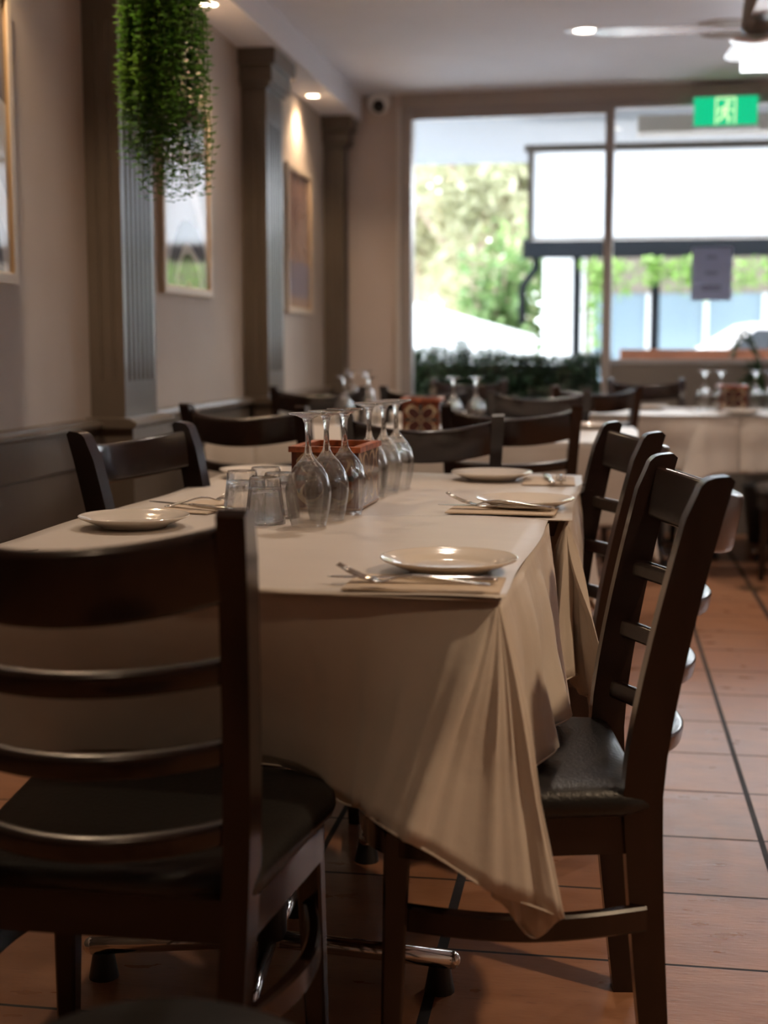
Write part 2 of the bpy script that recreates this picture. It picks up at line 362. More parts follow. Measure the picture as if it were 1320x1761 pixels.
downlight(-0.6, 0.35, 2.55, 'round downlight in the ceiling behind the near chair', 8, WARM, 0.05, 0.095, 130, G2)

# ------------------------------------------------------------ chairs
def back_y(z):
    t = max(0.0, (z - 0.46) / 0.445); return -0.085 * t ** 1.35
def hwz(z): return 0.200 - 0.05 * (0.905 - z)
def make_chair(label):
    t = empty('dining_chair', label, 'chair')
    HW = 0.197                                        # post centre half width
    # rear legs rise into back posts
    for s in (-1, 1):
        poly_f = []; poly_b = []
        N = 16
        for k in range(N + 1):
            z = 0.905 * k / N
            if z < 0.46: c = -0.035 * (1 - z / 0.46) ** 1.3; hd = 0.019 + 0.009 * z / 0.46
            else: c = back_y(z); hd = 0.028 - 0.003 * (z - 0.46) / 0.445
            poly_f.append((c + hd, z)); poly_b.append((c - hd, z))
        c = back_y(0.905); hd = 0.025
        top = [(c + hd * math.cos(a) * 1.0 + 0.0, 0.878 + 0.027 * math.sin(a)) for a in [R(x) for x in (10, 35, 60, 85)]] + [(c - hd * 0.7, 0.907), (c - hd, 0.900)]
        pf = [p for p in poly_f if p[1] < 0.875]; pb = [p for p in poly_b if p[1] < 0.89]
        bm = bmesh.new(); prism(bm, pf + top + pb[::-1], s * 0.2 - 0.0165, s * 0.2 + 0.0165, 'x'); bev(bm, 0.004)
        for v in bm.verts: v.co.x += s * (hwz(v.co.z) - 0.2)
        link('back_post', bm, wood, t, smooth=True)
    def rail(z0, z1, th, bulge, name, arch=0.0):
        bm = bmesh.new(); path = []; N = 18; zc = (z0 + z1) / 2; h = (z1 - z0) / 2; HW = hwz(zc)
        tilt = Vector((0, -0.19, 1)).normalized()
        for k in range(N + 1):
            s = -1 + 2 * k / N; xx = s * (HW - 0.010)
            yy = back_y(zc) - 0.006 - bulge * (1 - s * s)
            tang = Vector((HW, 2 * bulge * s, 0)).normalized(); nrm = tilt.cross(tang).normalized()
            path.append(((xx, yy, zc - arch * (1 - s * s)), nrm, tilt))
        sweep(bm, path, rsec(th / 2, h, min(th, h) * 0.42, 3)); link(name, bm, wood, t, smooth=True)
    rail(0.800, 0.888, 0.020, 0.076, 'top_rail', 0.021)
    for z in (0.703, 0.603, 0.501): rail(z, z + 0.030, 0.020, 0.066, 'slat', 0.009)
    # seat pad
    def outline(inset=0.0, sc=1.0):
        out = []
        yb, yf, wb, wf_ = -0.005, 0.405, 0.190, 0.225
        pts = []
        for k in range(9):                            # back edge to front, right side
            tt = k / 8; pts.append((wb + (wf_ - wb) * tt, yb + (yf - 0.10 - yb) * tt))
        for k in range(1, 9):
            a = R(90 * k / 8); pts.append((wf_ - 0.10 + 0.10 * math.cos(a), yf - 0.10 + 0.10 * math.sin(a)))
        pts.append((0.06, yf + 0.010))
        full = pts + [(-px, py) for px, py in pts[::-1]]
        return [((px) * (1 - inset / 0.21), 0.20 + (py - 0.20) * (1 - inset / 0.20)) for px, py in full]
    bm = bmesh.new(); rings = []
    for ins, z in ((0.006, 0.422), (0.0, 0.426), (-0.004, 0.437), (-0.003, 0.448), (0.004, 0.458), (0.016, 0.4645), (0.045, 0.469), (0.10, 0.471)):
        rings.append([bm.verts.new((px, py, z)) for px, py in outline(ins)])
    for r0, r1 in zip(rings, rings[1:]):
        n = len(r0)
        for k in range(n): bm.faces.new((r0[k], r0[(k + 1) % n], r1[(k + 1) % n], r1[k]))
    bm.faces.new(rings[0][::-1]); bm.faces.new(rings[-1])
    link('seat', bm, vinyl, t, smooth='all')
    bm = bmesh.new(); o1 = outline(0.010); prism(bm, o1, 0.365, 0.422, 'z'); link('seat_frame', bm, wood, t, smooth=True)
    for s in (-1, 1):
        bm = bmesh.new(); path = []
        for k in range(7):
            z = 0.40 * k / 6; q_ = k / 6
            path.append((((0.183 + 0.012 * (1 - q_)) * s, 0.345 + 0.012 * (1 - q_), z), (1, 0, 0), (0, 1, 0)))
        bm2 = bm
        rings = []
        for (o, A, B), k in zip(path, range(7)):
            hw = 0.0135 + 0.006 * k / 6
            rings.append([bm.verts.new((o[0] + a, o[1] + b_, o[2])) for a, b_ in rsec(hw, hw, 0.004, 1)])
        n = len(rings[0])
        for r0, r1 in zip(rings, rings[1:]):
            for k in range(n): bm.faces.new((r0[k], r0[(k + 1) % n], r1[(k + 1) % n], r1[k]))
        bm.faces.new(rings[0][::-1]); bm.faces.new(rings[-1]); link('leg', bm, wood, t, smooth=True)
    for s in (-1, 1):                                 # bowed side stretchers
        bm = bmesh.new(); path = []
        for k in range(17):
            q_ = k / 16; yy = -0.01 + 0.36 * q_; xx = s * (0.180 + 0.040 * math.sin(PI * q_))
            path.append(((xx, yy, 0.27), (1, 0, 0), (0, 0, 1)))
        sweep(bm, path, rsec(0.010, 0.019, 0.004, 1)); link('stretcher', bm, wood, t, smooth=True)
    return t
CHAIRS = [  # x, y, facing angle (0 = sitter faces +Y), label, group
    (-0.592, 1.515, 0, 'dark wooden ladder-back chair closest to the camera, cut off by the left edge', 'chairs at the near laid table'),
    (0.038, 2.085, 98, 'dark ladder-back chair with visible black seat, nearest right of the laid table', 'chairs at the near laid table'),
    (-0.026, 3.055, 102, 'dark ladder-back chair second from the camera on the right of the laid table', 'chairs at the near laid table'),
    (-0.938, 2.875, -105, 'dark ladder-back chair at the left of the laid table against the dado', 'chairs at the near laid table'),
    (-1.07, 4.16, -13, 'dark wooden chair left behind the laid table, below the first pilaster', 'chairs along the second table'),
    (-0.478, 3.66, 4, 'dark chair at the far end of the laid table with amber glint on its rail', 'chairs along the second table'),
    (-0.290, 4.30, 6, 'dark wooden chair behind and right of the one at the table end', 'chairs along the second table'),
    (-0.270, 5.86, 0, 'dark wooden chair in front of the hedge, beyond the second table', 'chairs around the second table far side'),
    (-0.06, 6.48, 18, 'small dark chair between the second table and the right table', 'chairs near the window'),
    (0.24, 7.70, 188, 'dark chair behind the right table with pale sheen along its top rail', 'chairs near the window'),
    (1.10, 6.30, 92, 'dark chair pushed under the draped right table at the photo edge', 'chairs near the window'),
    (-1.27, 6.10, 4, 'dark chair left of the patterned caddy, in front of the corner table', 'chairs at the corner table'),
    (-0.78, 6.20, -4, 'dark chair just behind the patterned caddy of the second table', 'chairs at the corner table'),
    (-0.75, 7.58, 178, 'brown chair by the foot of the window frame at the corner table', 'chairs at the corner table'),
]
proto = None
for cx_, cy_, a, lb, gp in CHAIRS:
    if proto is None:
        proto = make_chair(lb); proto['group'] = gp; proto.location = (cx_, cy_, 0); proto.rotation_euler = (0, 0, R(a))
    else: dup(proto, (cx_, cy_, 0), a, lb, gp)

# black round stool just under the lens
st = empty('round_stool', 'black round stool top just showing at the bottom left edge', 'stool', (-0.37, 1.045, 0))
bm = bmesh.new(); lathe(bm, [(0, 0.47), (0.14, 0.468), (0.162, 0.455), (0.168, 0.44), (0.165, 0.42), (0.15, 0.415), (0, 0.415)], 48); link('seat', bm, vinyl, st, smooth='all')
for k in range(4):
    a = R(45 + 90 * k); bm = bmesh.new(); tube(bm, [(0.10 * math.cos(a), 0.10 * math.sin(a), 0.418), (0.16 * math.cos(a), 0.16 * math.sin(a), 0)], 0.014); link('leg', bm, black, st, smooth=True)

# ------------------------------------------------------------ tables
def table(label, cx, cy, rz, w_, d_, group=None, units=1):
    t = empty('restaurant_table', label, 'table', (cx, cy, 0), rz, group)
    bm = bmesh.new(); box(bm, -w_ / 2, w_ / 2, -d_ / 2, d_ / 2, 0.722, 0.7515); bev(bm, 0.004); link('tabletop', bm, mat('tabletop_laminate', (0.10, 0.05, 0.03), 0.5), t, smooth=True)
    for i in range(units):
        ox = (i - (units - 1) / 2) * w_ / units
        bm = bmesh.new(); tube(bm, [(ox, 0, 0.085), (ox, 0, 0.722)], 0.03, 20); link('pedestal', bm, black, t, smooth=True)
        for k in range(4):
            a = R(90 * k + 6); L = 0.31
            bm = bmesh.new(); tube(bm, [(ox + 0.02 * math.cos(a), 0.02 * math.sin(a), 0.080), (ox + L * math.cos(a), L * math.sin(a), 0.055)], 0.0155, 14)
            bmesh.ops.create_uvsphere(bm, u_segments=12, v_segments=8, radius=0.0155, matrix=Matrix.Translation((ox + L * math.cos(a), L * math.sin(a), 0.055)))
            f = link('foot_bar', bm, chrome, t, smooth='all')
            bm = bmesh.new(); tube(bm, [(ox + (L - 0.02) * math.cos(a), (L - 0.02) * math.sin(a), 0.0), (ox + (L - 0.02) * math.cos(a), (L - 0.02) * math.sin(a), 0.045)], [0.026, 0.018], 14); link('rubber_foot', bm, black, f, smooth=True)
    return t
def catmull(pts, n):
    out = []; m = len(pts)
    for i in range(m - 1):
        p0 = pts[max(i - 1, 0)]; p1 = pts[i]; p2 = pts[i + 1]; p3 = pts[min(i + 2, m - 1)]
        for k in range(n):
            t = k / n
            out.append(tuple(0.5 * ((2 * b_) + (-a + c) * t + (2 * a - 5 * b_ + 4 * c - d) * t * t + (-a + 3 * b_ - 3 * c + d) * t ** 3) for a, b_, c, d in zip(p0, p1, p2, p3)))
    out.append(tuple(pts[-1])); return out
def drape(name, pairs, corners, label, ztop=0.7535, rip=0.004, seed=1, hem=True, sub=8, mt=None, bow=0.012):
    """skirt lofted from the table edge to a hem curve, plus the flat top"""
    rnd = random.Random(seed)
    P = [(a[0], a[1], ztop) for a, h in pairs]; H = [h for a, h in pairs]
    PP = []
    for i in range(len(P) - 1):
        for k in range(sub):
            t = k / sub; PP.append(tuple(P[i][j] * (1 - t) + P[i + 1][j] * t for j in range(3)))
    PP.append(P[-1]); HH = catmull(H, sub)
    ph = [rnd.uniform(0, 6.28) for _ in range(4)]
    bm = bmesh.new(); rows = 16; grid = []
    n = len(PP)
    for r in range(rows + 1):
        t = r / rows; row = []
        for i in range(n):
            p = Vector(PP[i]); h = Vector(HH[i])
            e = h - p
            tan = Vector(HH[min(i + 1, n - 1)]) - Vector(HH[max(i - 1, 0)]); tan.z = 0
            nr = Vector((tan.y, -tan.x, 0)); nr = nr.normalized() if nr.length > 1e-6 else Vector((0, 0, 0))
            s = i / sub
            wv = rip * (math.sin(s * 3.1 + ph[0]) + 0.6 * math.sin(s * 7.3 + ph[1] + t) + 0.35 * math.sin(s * 13 + ph[2] - 2 * t)) * min(1, t * 2.2)
            q_ = p + Vector((e.x * (t ** 1.0), e.y * (t ** 1.0), e.z * t)) + nr * (wv + bow * math.sin(PI * min(1, t * 1.6)) * (1 - t))
            if t < 0.06: q_ += nr * 0.002
            row.append(bm.verts.new(q_))
        grid.append(row)
    for r in range(rows):
        for i in range(n - 1):
            a, b_, c, d = grid[r][i], grid[r][i + 1], grid[r + 1][i + 1], grid[r + 1][i]
            if (a.co - b_.co).length < 1e-7:
                if (c.co - d.co).length > 1e-7: bm.faces.new((a, c, d))
            else: bm.faces.new((a, b_, c, d))
    top = [bm.verts.new((x_, y_, ztop)) for x_, y_ in corners]; bm.faces.new(top)
    bmesh.ops.remove_doubles(bm, verts=bm.verts, dist=0.0002)
    me = bpy.data.meshes.new(name); bm.to_mesh(me); bm.free()
    for p in me.polygons: p.use_smooth = True
    me.set_sharp_from_angle(angle=R(50))
    o = bpy.data.objects.new(name, me); col.objects.link(o); me.materials.append(mt or cloth_m)
    so_ = o.modifiers.new('thickness', 'SOLIDIFY'); so_.thickness = 0.0016; so_.offset = 0
    if hem:                                           # stitched hem
        bm = bmesh.new()
        pts = [Vector(h) + Vector((0, 0, 0.0)) for h in HH]
        tube(bm, [grid_p for grid_p in pts], 0.0016, 5)
        link('hem', bm, mt or cloth_m, o, smooth='all')
    return tag(o, label, 'tablecloth')
# near laid table = two tables pushed together
table('near half of the laid table, on a chrome cross foot', -0.545, 2.165, -2, 0.80, 0.70, 'tables of the near laid pair')
table('far half of the laid table, under the paper seam', -0.505, 3.035, -0.6, 0.84, 0.86, 'tables of the near laid pair')
NRp, NLp, SRp, SLp = (-0.131, 1.744), (-0.985, 1.774), (-0.100, 2.545), (-0.955, 2.575)
pairs = [(SLp, (-0.985, 2.55, 0.45)), ((-0.965, 2.3), (-0.995, 2.3, 0.44)), ((-0.975, 2.05), (-1.0, 2.05, 0.45)), (NLp, (-1.03, 1.86, 0.45)), (NLp, (-1.10, 1.68, 0.35)), (NLp, (-1.02, 1.73, 0.43)),
         ((-0.93, 1.780), (-0.93, 1.78, 0.46)), ((-0.86, 1.778), (-0.85, 1.88, 0.462)), ((-0.70, 1.772), (-0.70, 1.925, 0.464)), ((-0.52, 1.766), (-0.54, 1.925, 0.464)), ((-0.40, 1.761), (-0.43, 1.905, 0.462)),
         ((-0.33, 1.759), (-0.365, 1.86, 0.435)), ((-0.25, 1.756), (-0.320, 1.79, 0.45)), ((-0.18, 1.753), (-0.285, 1.705, 0.463)), ((-0.145, 1.752), (-0.245, 1.660, 0.460)), (NRp, (-0.202, 1.675, 0.432)), (NRp, (-0.136, 1.708, 0.378)), (NRp, (-0.085, 1.73, 0.352)),
         (NRp, (-0.047, 1.745, 0.332)), (NRp, (-0.050, 1.757, 0.320)), (NRp, (-0.081, 1.760, 0.294)), (NRp, (-0.115, 1.755, 0.335)), (NRp, (-0.138, 1.765, 0.365)), (NRp, (-0.110, 1.80, 0.44)), ((-0.129, 1.80), (-0.085, 1.835, 0.462)),
         ((-0.126, 1.87), (-0.095, 1.90, 0.478)), ((-0.122, 1.97), (-0.060, 1.97, 0.492)), ((-0.118, 2.07), (-0.080, 2.06, 0.492)), ((-0.114, 2.18), (-0.045, 2.15, 0.493)), ((-0.110, 2.3), (-0.075, 2.26, 0.49)), ((-0.106, 2.42), (-0.05, 2.36, 0.46)), (SRp, (-0.085, 2.46, 0.45))]
drape('tablecloth', pairs, [NLp, NRp, SRp, SLp], 'ivory cloth hanging in a long pointed corner over the near table half', rip=0.0035, seed=3)
B0, B1, B2, B3 = (-0.066, 2.585), (-0.056, 3.49), (-0.945, 3.49), (-0.955, 2.585)
pairs = [(B0, (-0.16, 2.60, 0.46)), (B0, (-0.10, 2.53, 0.445)), (B0, (-0.042, 2.55, 0.466)), (B0, (-0.055, 2.62, 0.44)), (B0, (-0.02, 2.57, 0.42)), (B0, (0.014, 2.50, 0.475)), (B0, (-0.006, 2.545, 0.392)), (B0, (-0.02, 2.66, 0.42)),
         ((-0.064, 2.75), (-0.02, 2.78, 0.44)), ((-0.062, 2.9), (-0.035, 2.92, 0.489)), ((-0.060, 3.1), (-0.035, 3.1, 0.49)), ((-0.058, 3.3), (-0.03, 3.3, 0.47)), (B1, (-0.015, 3.42, 0.44)), (B1, (0.02, 3.56, 0.34)), (B1, (-0.06, 3.53, 0.44)),
         ((-0.3, 3.49), (-0.3, 3.52, 0.45)), ((-0.5, 3.49), (-0.5, 3.515, 0.46)), ((-0.75, 3.49), (-0.75, 3.52, 0.45)), (B2, (-0.92, 3.53, 0.44)), (B2, (-1.02, 3.56, 0.34)), (B2, (-0.985, 3.42, 0.44)), ((-0.95, 3.2), (-0.98, 3.2, 0.45)), ((-0.952, 2.9), (-0.975, 2.9, 0.49)), (B3, (-0.99, 2.62, 0.45))]
drape('tablecloth', pairs, [B0, B1, B2, B3], 'ivory cloth hanging in pleats with stitched hem over the far table half', rip=0.005, seed=5)
def paper(name, cs, z, label, curl=0.004):
    bm = bmesh.new(); N = 24; g_ = []
    for i in range(N + 1):
        row = []
        for j in range(N + 1):
            u_, v_ = i / N, j / N
            p = [cs[0][k] * (1 - u_) * (1 - v_) + cs[1][k] * u_ * (1 - v_) + cs[2][k] * u_ * v_ + cs[3][k] * (1 - u_) * v_ for k in range(2)]
            e = min(u_, v_, 1 - u_, 1 - v_)
            zz = z + 0.0007 * math.sin(11 * u_ + 3) * math.sin(7 * v_) + (0.0022 * math.sin(14 * u_ + 8 * v_ + 1) * max(0, 1 - e * 30))
            ex = 0.004 * math.sin(9 * v_ + 2) * (u_ - 0.5) * 2 if abs(u_ - 0.5) > 0.49 else 0
            row.append(bm.verts.new((p[0] + ex, p[1], zz)))
        g_.append(row)
    for i in range(N):
        for j in range(N): bm.faces.new((g_[i][j], g_[i + 1][j], g_[i + 1][j + 1], g_[i][j + 1]))
    o = link(name, bm, paper_m, smooth='all'); s_ = o.modifiers.new('thickness', 'SOLIDIFY'); s_.thickness = 0.0008; s_.offset = 1
    return tag(o, label, 'table paper')
paper('paper_table_cover', [(-0.957, 2.548), (-0.058, 2.551), (-0.048, 3.505), (-0.952, 3.505)], 0.7565, 'white paper sheet on the far half of the laid table')
paper('paper_table_cover', [(-0.999, 1.760), (-0.124, 1.728), (-0.094, 2.572), (-0.957, 2.612)], 0.7590, 'white paper sheet on the near half of the laid table')
ZP = 0.7610; ZPB = 0.7585

def box_cloth(cx, cy, rz, w_, d_, drop, label, seed, flare=0.045, tipdrop=0.12, rip=0.006):
    M = Matrix.Translation((cx, cy, 0)) @ Matrix.Rotation(R(rz), 4, 'Z')
    def W2(p): v_ = M @ Vector((p[0], p[1], 0)); return (v_.x, v_.y)
    def W3(p): v_ = M @ Vector(p); return tuple(v_)
    hw, hd = w_ / 2, d_ / 2; zt = 0.7535; zh = zt - drop; rnd = random.Random(seed)
    cs = [(-hw, -hd), (hw, -hd), (hw, hd), (-hw, hd)]; dirs = [(0, -1), (1, 0), (0, 1), (-1, 0)]
    pr = []
    for i in range(4):
        c0, c1 = cs[i], cs[(i + 1) % 4]; nx, ny = dirs[i]; nx2, ny2 = dirs[(i + 1) % 4]
        m_ = max(3, int(max(abs(c1[0] - c0[0]), abs(c1[1] - c0[1])) / 0.16))
        for k in range(1, m_):
            t = k / m_; p = (c0[0] * (1 - t) + c1[0] * t, c0[1] * (1 - t) + c1[1] * t); off = flare * 0.55 + rnd.uniform(-0.012, 0.012)
            pr.append((W2(p), W3((p[0] + nx * off, p[1] + ny * off, zh + rnd.uniform(-0.008, 0.008)))))
        ex, ey = nx + nx2, ny + ny2
        pr.append((W2(c1), W3((c1[0] + nx * flare + ex * 0.01 - nx2 * 0.03, c1[1] + ny * flare + ey * 0.01 - ny2 * 0.03, zh - 0.01))))
        pr.append((W2(c1), W3((c1[0] + ex * flare * 1.5, c1[1] + ey * flare * 1.5, zh - tipdrop))))
        pr.append((W2(c1), W3((c1[0] + nx2 * flare - nx * 0.03, c1[1] + ny2 * flare - ny * 0.03, zh - 0.01))))
    pr.append(pr[0])
    return drape('tablecloth', pr, [W2(c) for c in cs], label, rip=rip, seed=seed, hem=False)
table('long table set crosswise behind the near laid table', -0.63, 5.17, 0, 1.48, 0.98, None, 2)
box_cloth(-0.63, 5.17, 0, 1.50, 1.00, 0.27, 'ivory cloth over the long table behind the near laid table', 11)
paper('paper_table_cover', [(-1.385, 4.665), (0.125, 4.665), (0.125, 5.675), (-1.385, 5.675)], 0.7565, 'white paper sheet on the long second table')
table('table near the window at the right edge of the photo', 0.68, 7.10, -1, 1.58, 0.80, None, 2)
box_cloth(0.160, 7.10, -1, 0.60, 0.86, 0.26, 'ivory cloth over the left end of the right table by the window', 13, tipdrop=0.10)
box_cloth(0.985, 7.09, -1, 1.02, 0.86, 0.27, 'ivory cloth with a sharp corner fold over the right table by the window', 14, tipdrop=0.09, flare=0.085)
paper('paper_table_cover', [(-0.138, 6.665), (1.495, 6.635), (1.495, 7.525), (-0.138, 7.540)], 0.7565, 'white paper sheet on the right table by the window')
table('small table in the far left corner under the third picture', -1.10, 6.95, 0, 0.74, 0.74)
box_cloth(-1.10, 6.95, 0, 0.76, 0.76, 0.27, 'ivory cloth over the small table in the far left corner', 17)

# ------------------------------------------------------------ tableware
def make_plate(label, r=0.0985):
    t = bpy.data.objects.new('dinner_plate', None)
    bm = bmesh.new()
    lathe(bm, [(0, 0.0050), (r * 0.62, 0.0052), (r * 0.68, 0.0075), (r * 0.73, 0.0115), (r * 0.86, 0.0160), (r * 0.985, 0.0205), (r, 0.0215), (r * 1.003, 0.0202), (r * 0.98, 0.0178), (r * 0.85, 0.0125), (r * 0.70, 0.0055), (r * 0.60, 0.0022), (r * 0.59, 0.0), (r * 0.56, 0.0), (r * 0.55, 0.0018), (0, 0.0018)], 64)
    o = link('dinner_plate', bm, china, smooth='all'); bpy.data.objects.remove(t); return tag(o, label, 'plate', 'white dinner plates')
plate = None
for x_, y_, z_, lb in ((-0.215, 1.927, ZP, 'white plate nearest the camera, beside the big fork on the right'), (-0.153, 2.745, ZPB, 'white plate second from the camera on the right of the laid table'),
                       (-0.267, 3.318, ZPB, 'white plate at the far end of the laid table, left of the last napkin'), (-0.826, 2.325, ZP, 'white plate at the left edge of the laid table'), (-0.845, 3.30, ZPB, 'white plate behind the tumblers at the far left of the laid table'),
                       (-0.06, 5.50, ZPB - 0.001, 'white plate on the right end of the long second table'), (0.66, 6.83, ZPB - 0.001, 'white plate in front of the upturned glasses on the right table'), (0.235, 7.25, ZPB - 0.001, 'white plate at the left end of the right table')):
    if plate is None: plate = make_plate(lb); o = plate
    else: o = plate.copy(); col.objects.link(o); o['label'] = lb
    o.location = (x_, y_, z_)

def make_wine(label):
    bm = bmesh.new()   # upturned: rim on the table, foot in the air
    outer = [(0.0315, 0.0), (0.0345, 0.012), (0.039, 0.035), (0.0415, 0.055), (0.0408, 0.072), (0.035, 0.092), (0.025, 0.108), (0.014, 0.120), (0.0075, 0.130), (0.0052, 0.145), (0.0048, 0.165), (0.006, 0.182), (0.010, 0.1925), (0.020, 0.1975), (0.0335, 0.2005), (0.0345, 0.2018)]
    top = [(0.0345, 0.2028), (0.030, 0.2032), (0, 0.2025)]
    inner = [(0.0, 0.116), (0.010, 0.1135), (0.020, 0.106), (0.0325, 0.0905), (0.0392, 0.072), (0.0400, 0.055), (0.0375, 0.035), (0.0332, 0.012), (0.0305, 0.0)]
    lathe(bm, inner + outer + top, 40)
    # close the rim between inner end and outer start handled by the profile order
    o = link('wine_glass', bm, glass_thin, smooth='all'); o.data.materials.append(glass)
    for p in o.data.polygons:
        if p.center.z > 0.112: p.material_index = 1
    return tag(o, label, 'wine glass')
wine = None
WG = [(-0.520, 2.385, ZP, 'upturned wine glass nearest the camera, in front of the painted caddy', 'upturned wine glasses in front of the caddy'),
      (-0.505, 2.475, ZP, 'upturned wine glass in the middle of the three before the painted caddy', 'upturned wine glasses in front of the caddy'),
      (-0.487, 2.562, ZP, 'upturned wine glass touching the front of the painted caddy', 'upturned wine glasses in front of the caddy'),
      (-0.497, 2.895, ZPB, 'upturned wine glass half hidden right behind the painted caddy', 'upturned wine glasses behind the caddy'),
      (-0.480, 2.985, ZPB, 'upturned wine glass in the middle of the three behind the painted caddy', 'upturned wine glasses behind the caddy'),
      (-0.466, 3.075, ZPB, 'upturned wine glass farthest behind the painted caddy, beside the curved chair rail', 'upturned wine glasses behind the caddy'),
      (-1.065, 5.60, ZPB - .001, 'upturned wine glass left of the pair rising above the stems on the second table', 'glasses on the second table'),
      (-0.960, 5.60, ZPB - .001, 'upturned wine glass right of the pair rising above the stems on the second table', 'glasses on the second table'),
      (-0.600, 5.50, ZPB - .001, 'upturned wine glass directly right of the flower caddy on the second table', 'glasses on the second table'),
      (-0.508, 5.50, ZPB - .001, 'upturned wine glass before the hedge, next to the chair post on the second table', 'glasses on the second table'),
      (0.505, 7.18, ZPB - .001, 'upturned wine glass leftmost on the right table by the window', 'glasses on the right table'),
      (0.580, 7.10, ZPB - .001, 'upturned wine glass second from left on the right table', 'glasses on the right table'),
      (0.757, 7.16, ZPB - .001, 'upturned wine glass just right of the brown caddy on the right table', 'glasses on the right table'),
      (0.840, 7.24, ZPB - .001, 'upturned wine glass rightmost on the right table by the window', 'glasses on the right table')]
for x_, y_, z_, lb, gp in WG:
    if wine is None: wine = make_wine(lb); o = wine
    else: o = wine.copy(); col.objects.link(o); o['label'] = lb
    o['group'] = gp; o.location = (x_, y_, z_)
for x_, lb in ((-1.30, 'small upturned glass left of the pair on the corner table'), (-1.22, 'small upturned glass right of the pair on the corner table')):
    o = wine.copy(); col.objects.link(o); o['label'] = lb; o['group'] = 'glasses on the corner table'; o.location = (x_, 7.05, 0.7545)

def make_tumbler(label):
    bm = bmesh.new(); n = 36
    prof_o = [(0.0375, 0.0), (0.0365, 0.012), (0.0340, 0.030), (0.0315, 0.050), (0.0295, 0.068), (0.0290, 0.080), (0.0275, 0.0845)]
    prof_i = [(0.0, 0.066), (0.020, 0.066), (0.0265, 0.062), (0.0285, 0.045), (0.0312, 0.028), (0.0342, 0.012), (0.0355, 0.0)]
    rings = []
    for idx, (r, z) in enumerate(prof_i + prof_o + [(0.022, 0.0845), (0, 0.080)]):
        if r == 0: rings.append([bm.verts.new((0, 0, z))]); continue
        facet = 0.01 < z < 0.078
        rings.append([bm.verts.new(((r - (0.0020 if (facet and k % 3 == 0) else 0)) * math.cos(2 * PI * k / n), (r - (0.0020 if (facet and k % 3 == 0) else 0)) * math.sin(2 * PI * k / n), z)) for k in range(n)])
    for a, c in zip(rings, rings[1:]):
        for k in range(n):
            k2 = (k + 1) % n
            if len(a) == 1: bm.faces.new((a[0], c[k2], c[k]))
            elif len(c) == 1: bm.faces.new((a[k], a[k2], c[0]))
            else: bm.faces.new((a[k], a[k2], c[k2], c[k]))
    o = link('tumbler_glass', bm, glass, smooth='all'); return tag(o, label, 'tumbler')
tum = None
for x_, y_, lb in ((-0.605, 2.405, 'upturned fluted tumbler nearest the camera, left of the wine glasses'), (-0.680, 2.525, 'upturned fluted tumbler leftmost of the cluster'),
                   (-0.655, 2.612, 'upturned fluted tumbler between the leftmost tumbler and the painted caddy'), (-0.600, 2.500, 'upturned fluted tumbler half hidden behind the first wine glass')):
    if tum is None: tum = make_tumbler(lb); o = tum
    else: o = tum.copy(); col.objects.link(o); o['label'] = lb
    o['group'] = 'upturned tumblers beside the caddy'; o.location = (x_, y_, ZP if y_ < 2.58 else ZP)

def caddy(x_, y_, z_, rz, label, gp, w_=0.135, d_=0.20, h_=0.125):
    t = empty('tile_caddy', label, 'caddy', (x_, y_, z_), rz, gp)
    hw, hd = w_ / 2, d_ / 2; th = 0.009
    inner = mat('caddy_inner_wood', (0.34, 0.21, 0.12), 0.5)
    for nm, a, m_ in (('front_panel', (-hw, hw, -hd, -hd + th, 0.004, h_ - 0.011), flower_f), ('front_panel', (-hw, hw, hd - th, hd, 0.004, h_ - 0.011), flower_f),
                      ('side_panel', (-hw, -hw + th, -hd + th, hd - th, 0.004, h_ - 0.011), flower_s), ('side_panel', (hw - th, hw, -hd + th, hd - th, 0.004, h_ - 0.011), flower_s), ('base', (-hw, hw, -hd, hd, 0, 0.004), inner)):
        o = bbox(nm, a, m_, t)
    bm = bmesh.new(); e = 0.005; ti = 0.013
    A = [(-hw - e, -hd - e), (hw + e, -hd - e), (hw + e, hd + e), (-hw - e, hd + e)]; B = [(-hw + ti, -hd + ti), (hw - ti, -hd + ti), (hw - ti, hd - ti), (-hw + ti, hd - ti)]
    for i in range(4):
        j = (i + 1) % 4
        a0, a1, b0, b1 = A[i], A[j], B[i], B[j]
        for lo, hi in ((h_ - 0.011, h_),):
            v = [bm.verts.new((*p, z)) for z in (lo, hi) for p in (a0, a1, b1, b0)]
            bm.faces.new((v[0], v[1], v[5], v[4])); bm.faces.new((v[4], v[5], v[6], v[7])); bm.faces.new((v[2], v[3], v[7], v[6])); bm.faces.new((v[0], v[3], v[2], v[1]))
    bmesh.ops.remove_doubles(bm, verts=bm.verts, dist=1e-5); link('rim', bm, rimm, t)
    return t
CD = 'painted caddies on the tables'
caddy(-0.535, 2.722, ZP, -2, 'painted wooden caddy with orange rim between the wine glasses on the laid table', CD)
caddy(-0.655, 4.98, ZPB - .001, 3, 'flower patterned tile caddy with red rim on the second table', CD, h_=0.14)
caddy(0.645, 7.22, ZPB - .001, 0, 'brown caddy among the upturned glasses on the right table', CD, h_=0.13)

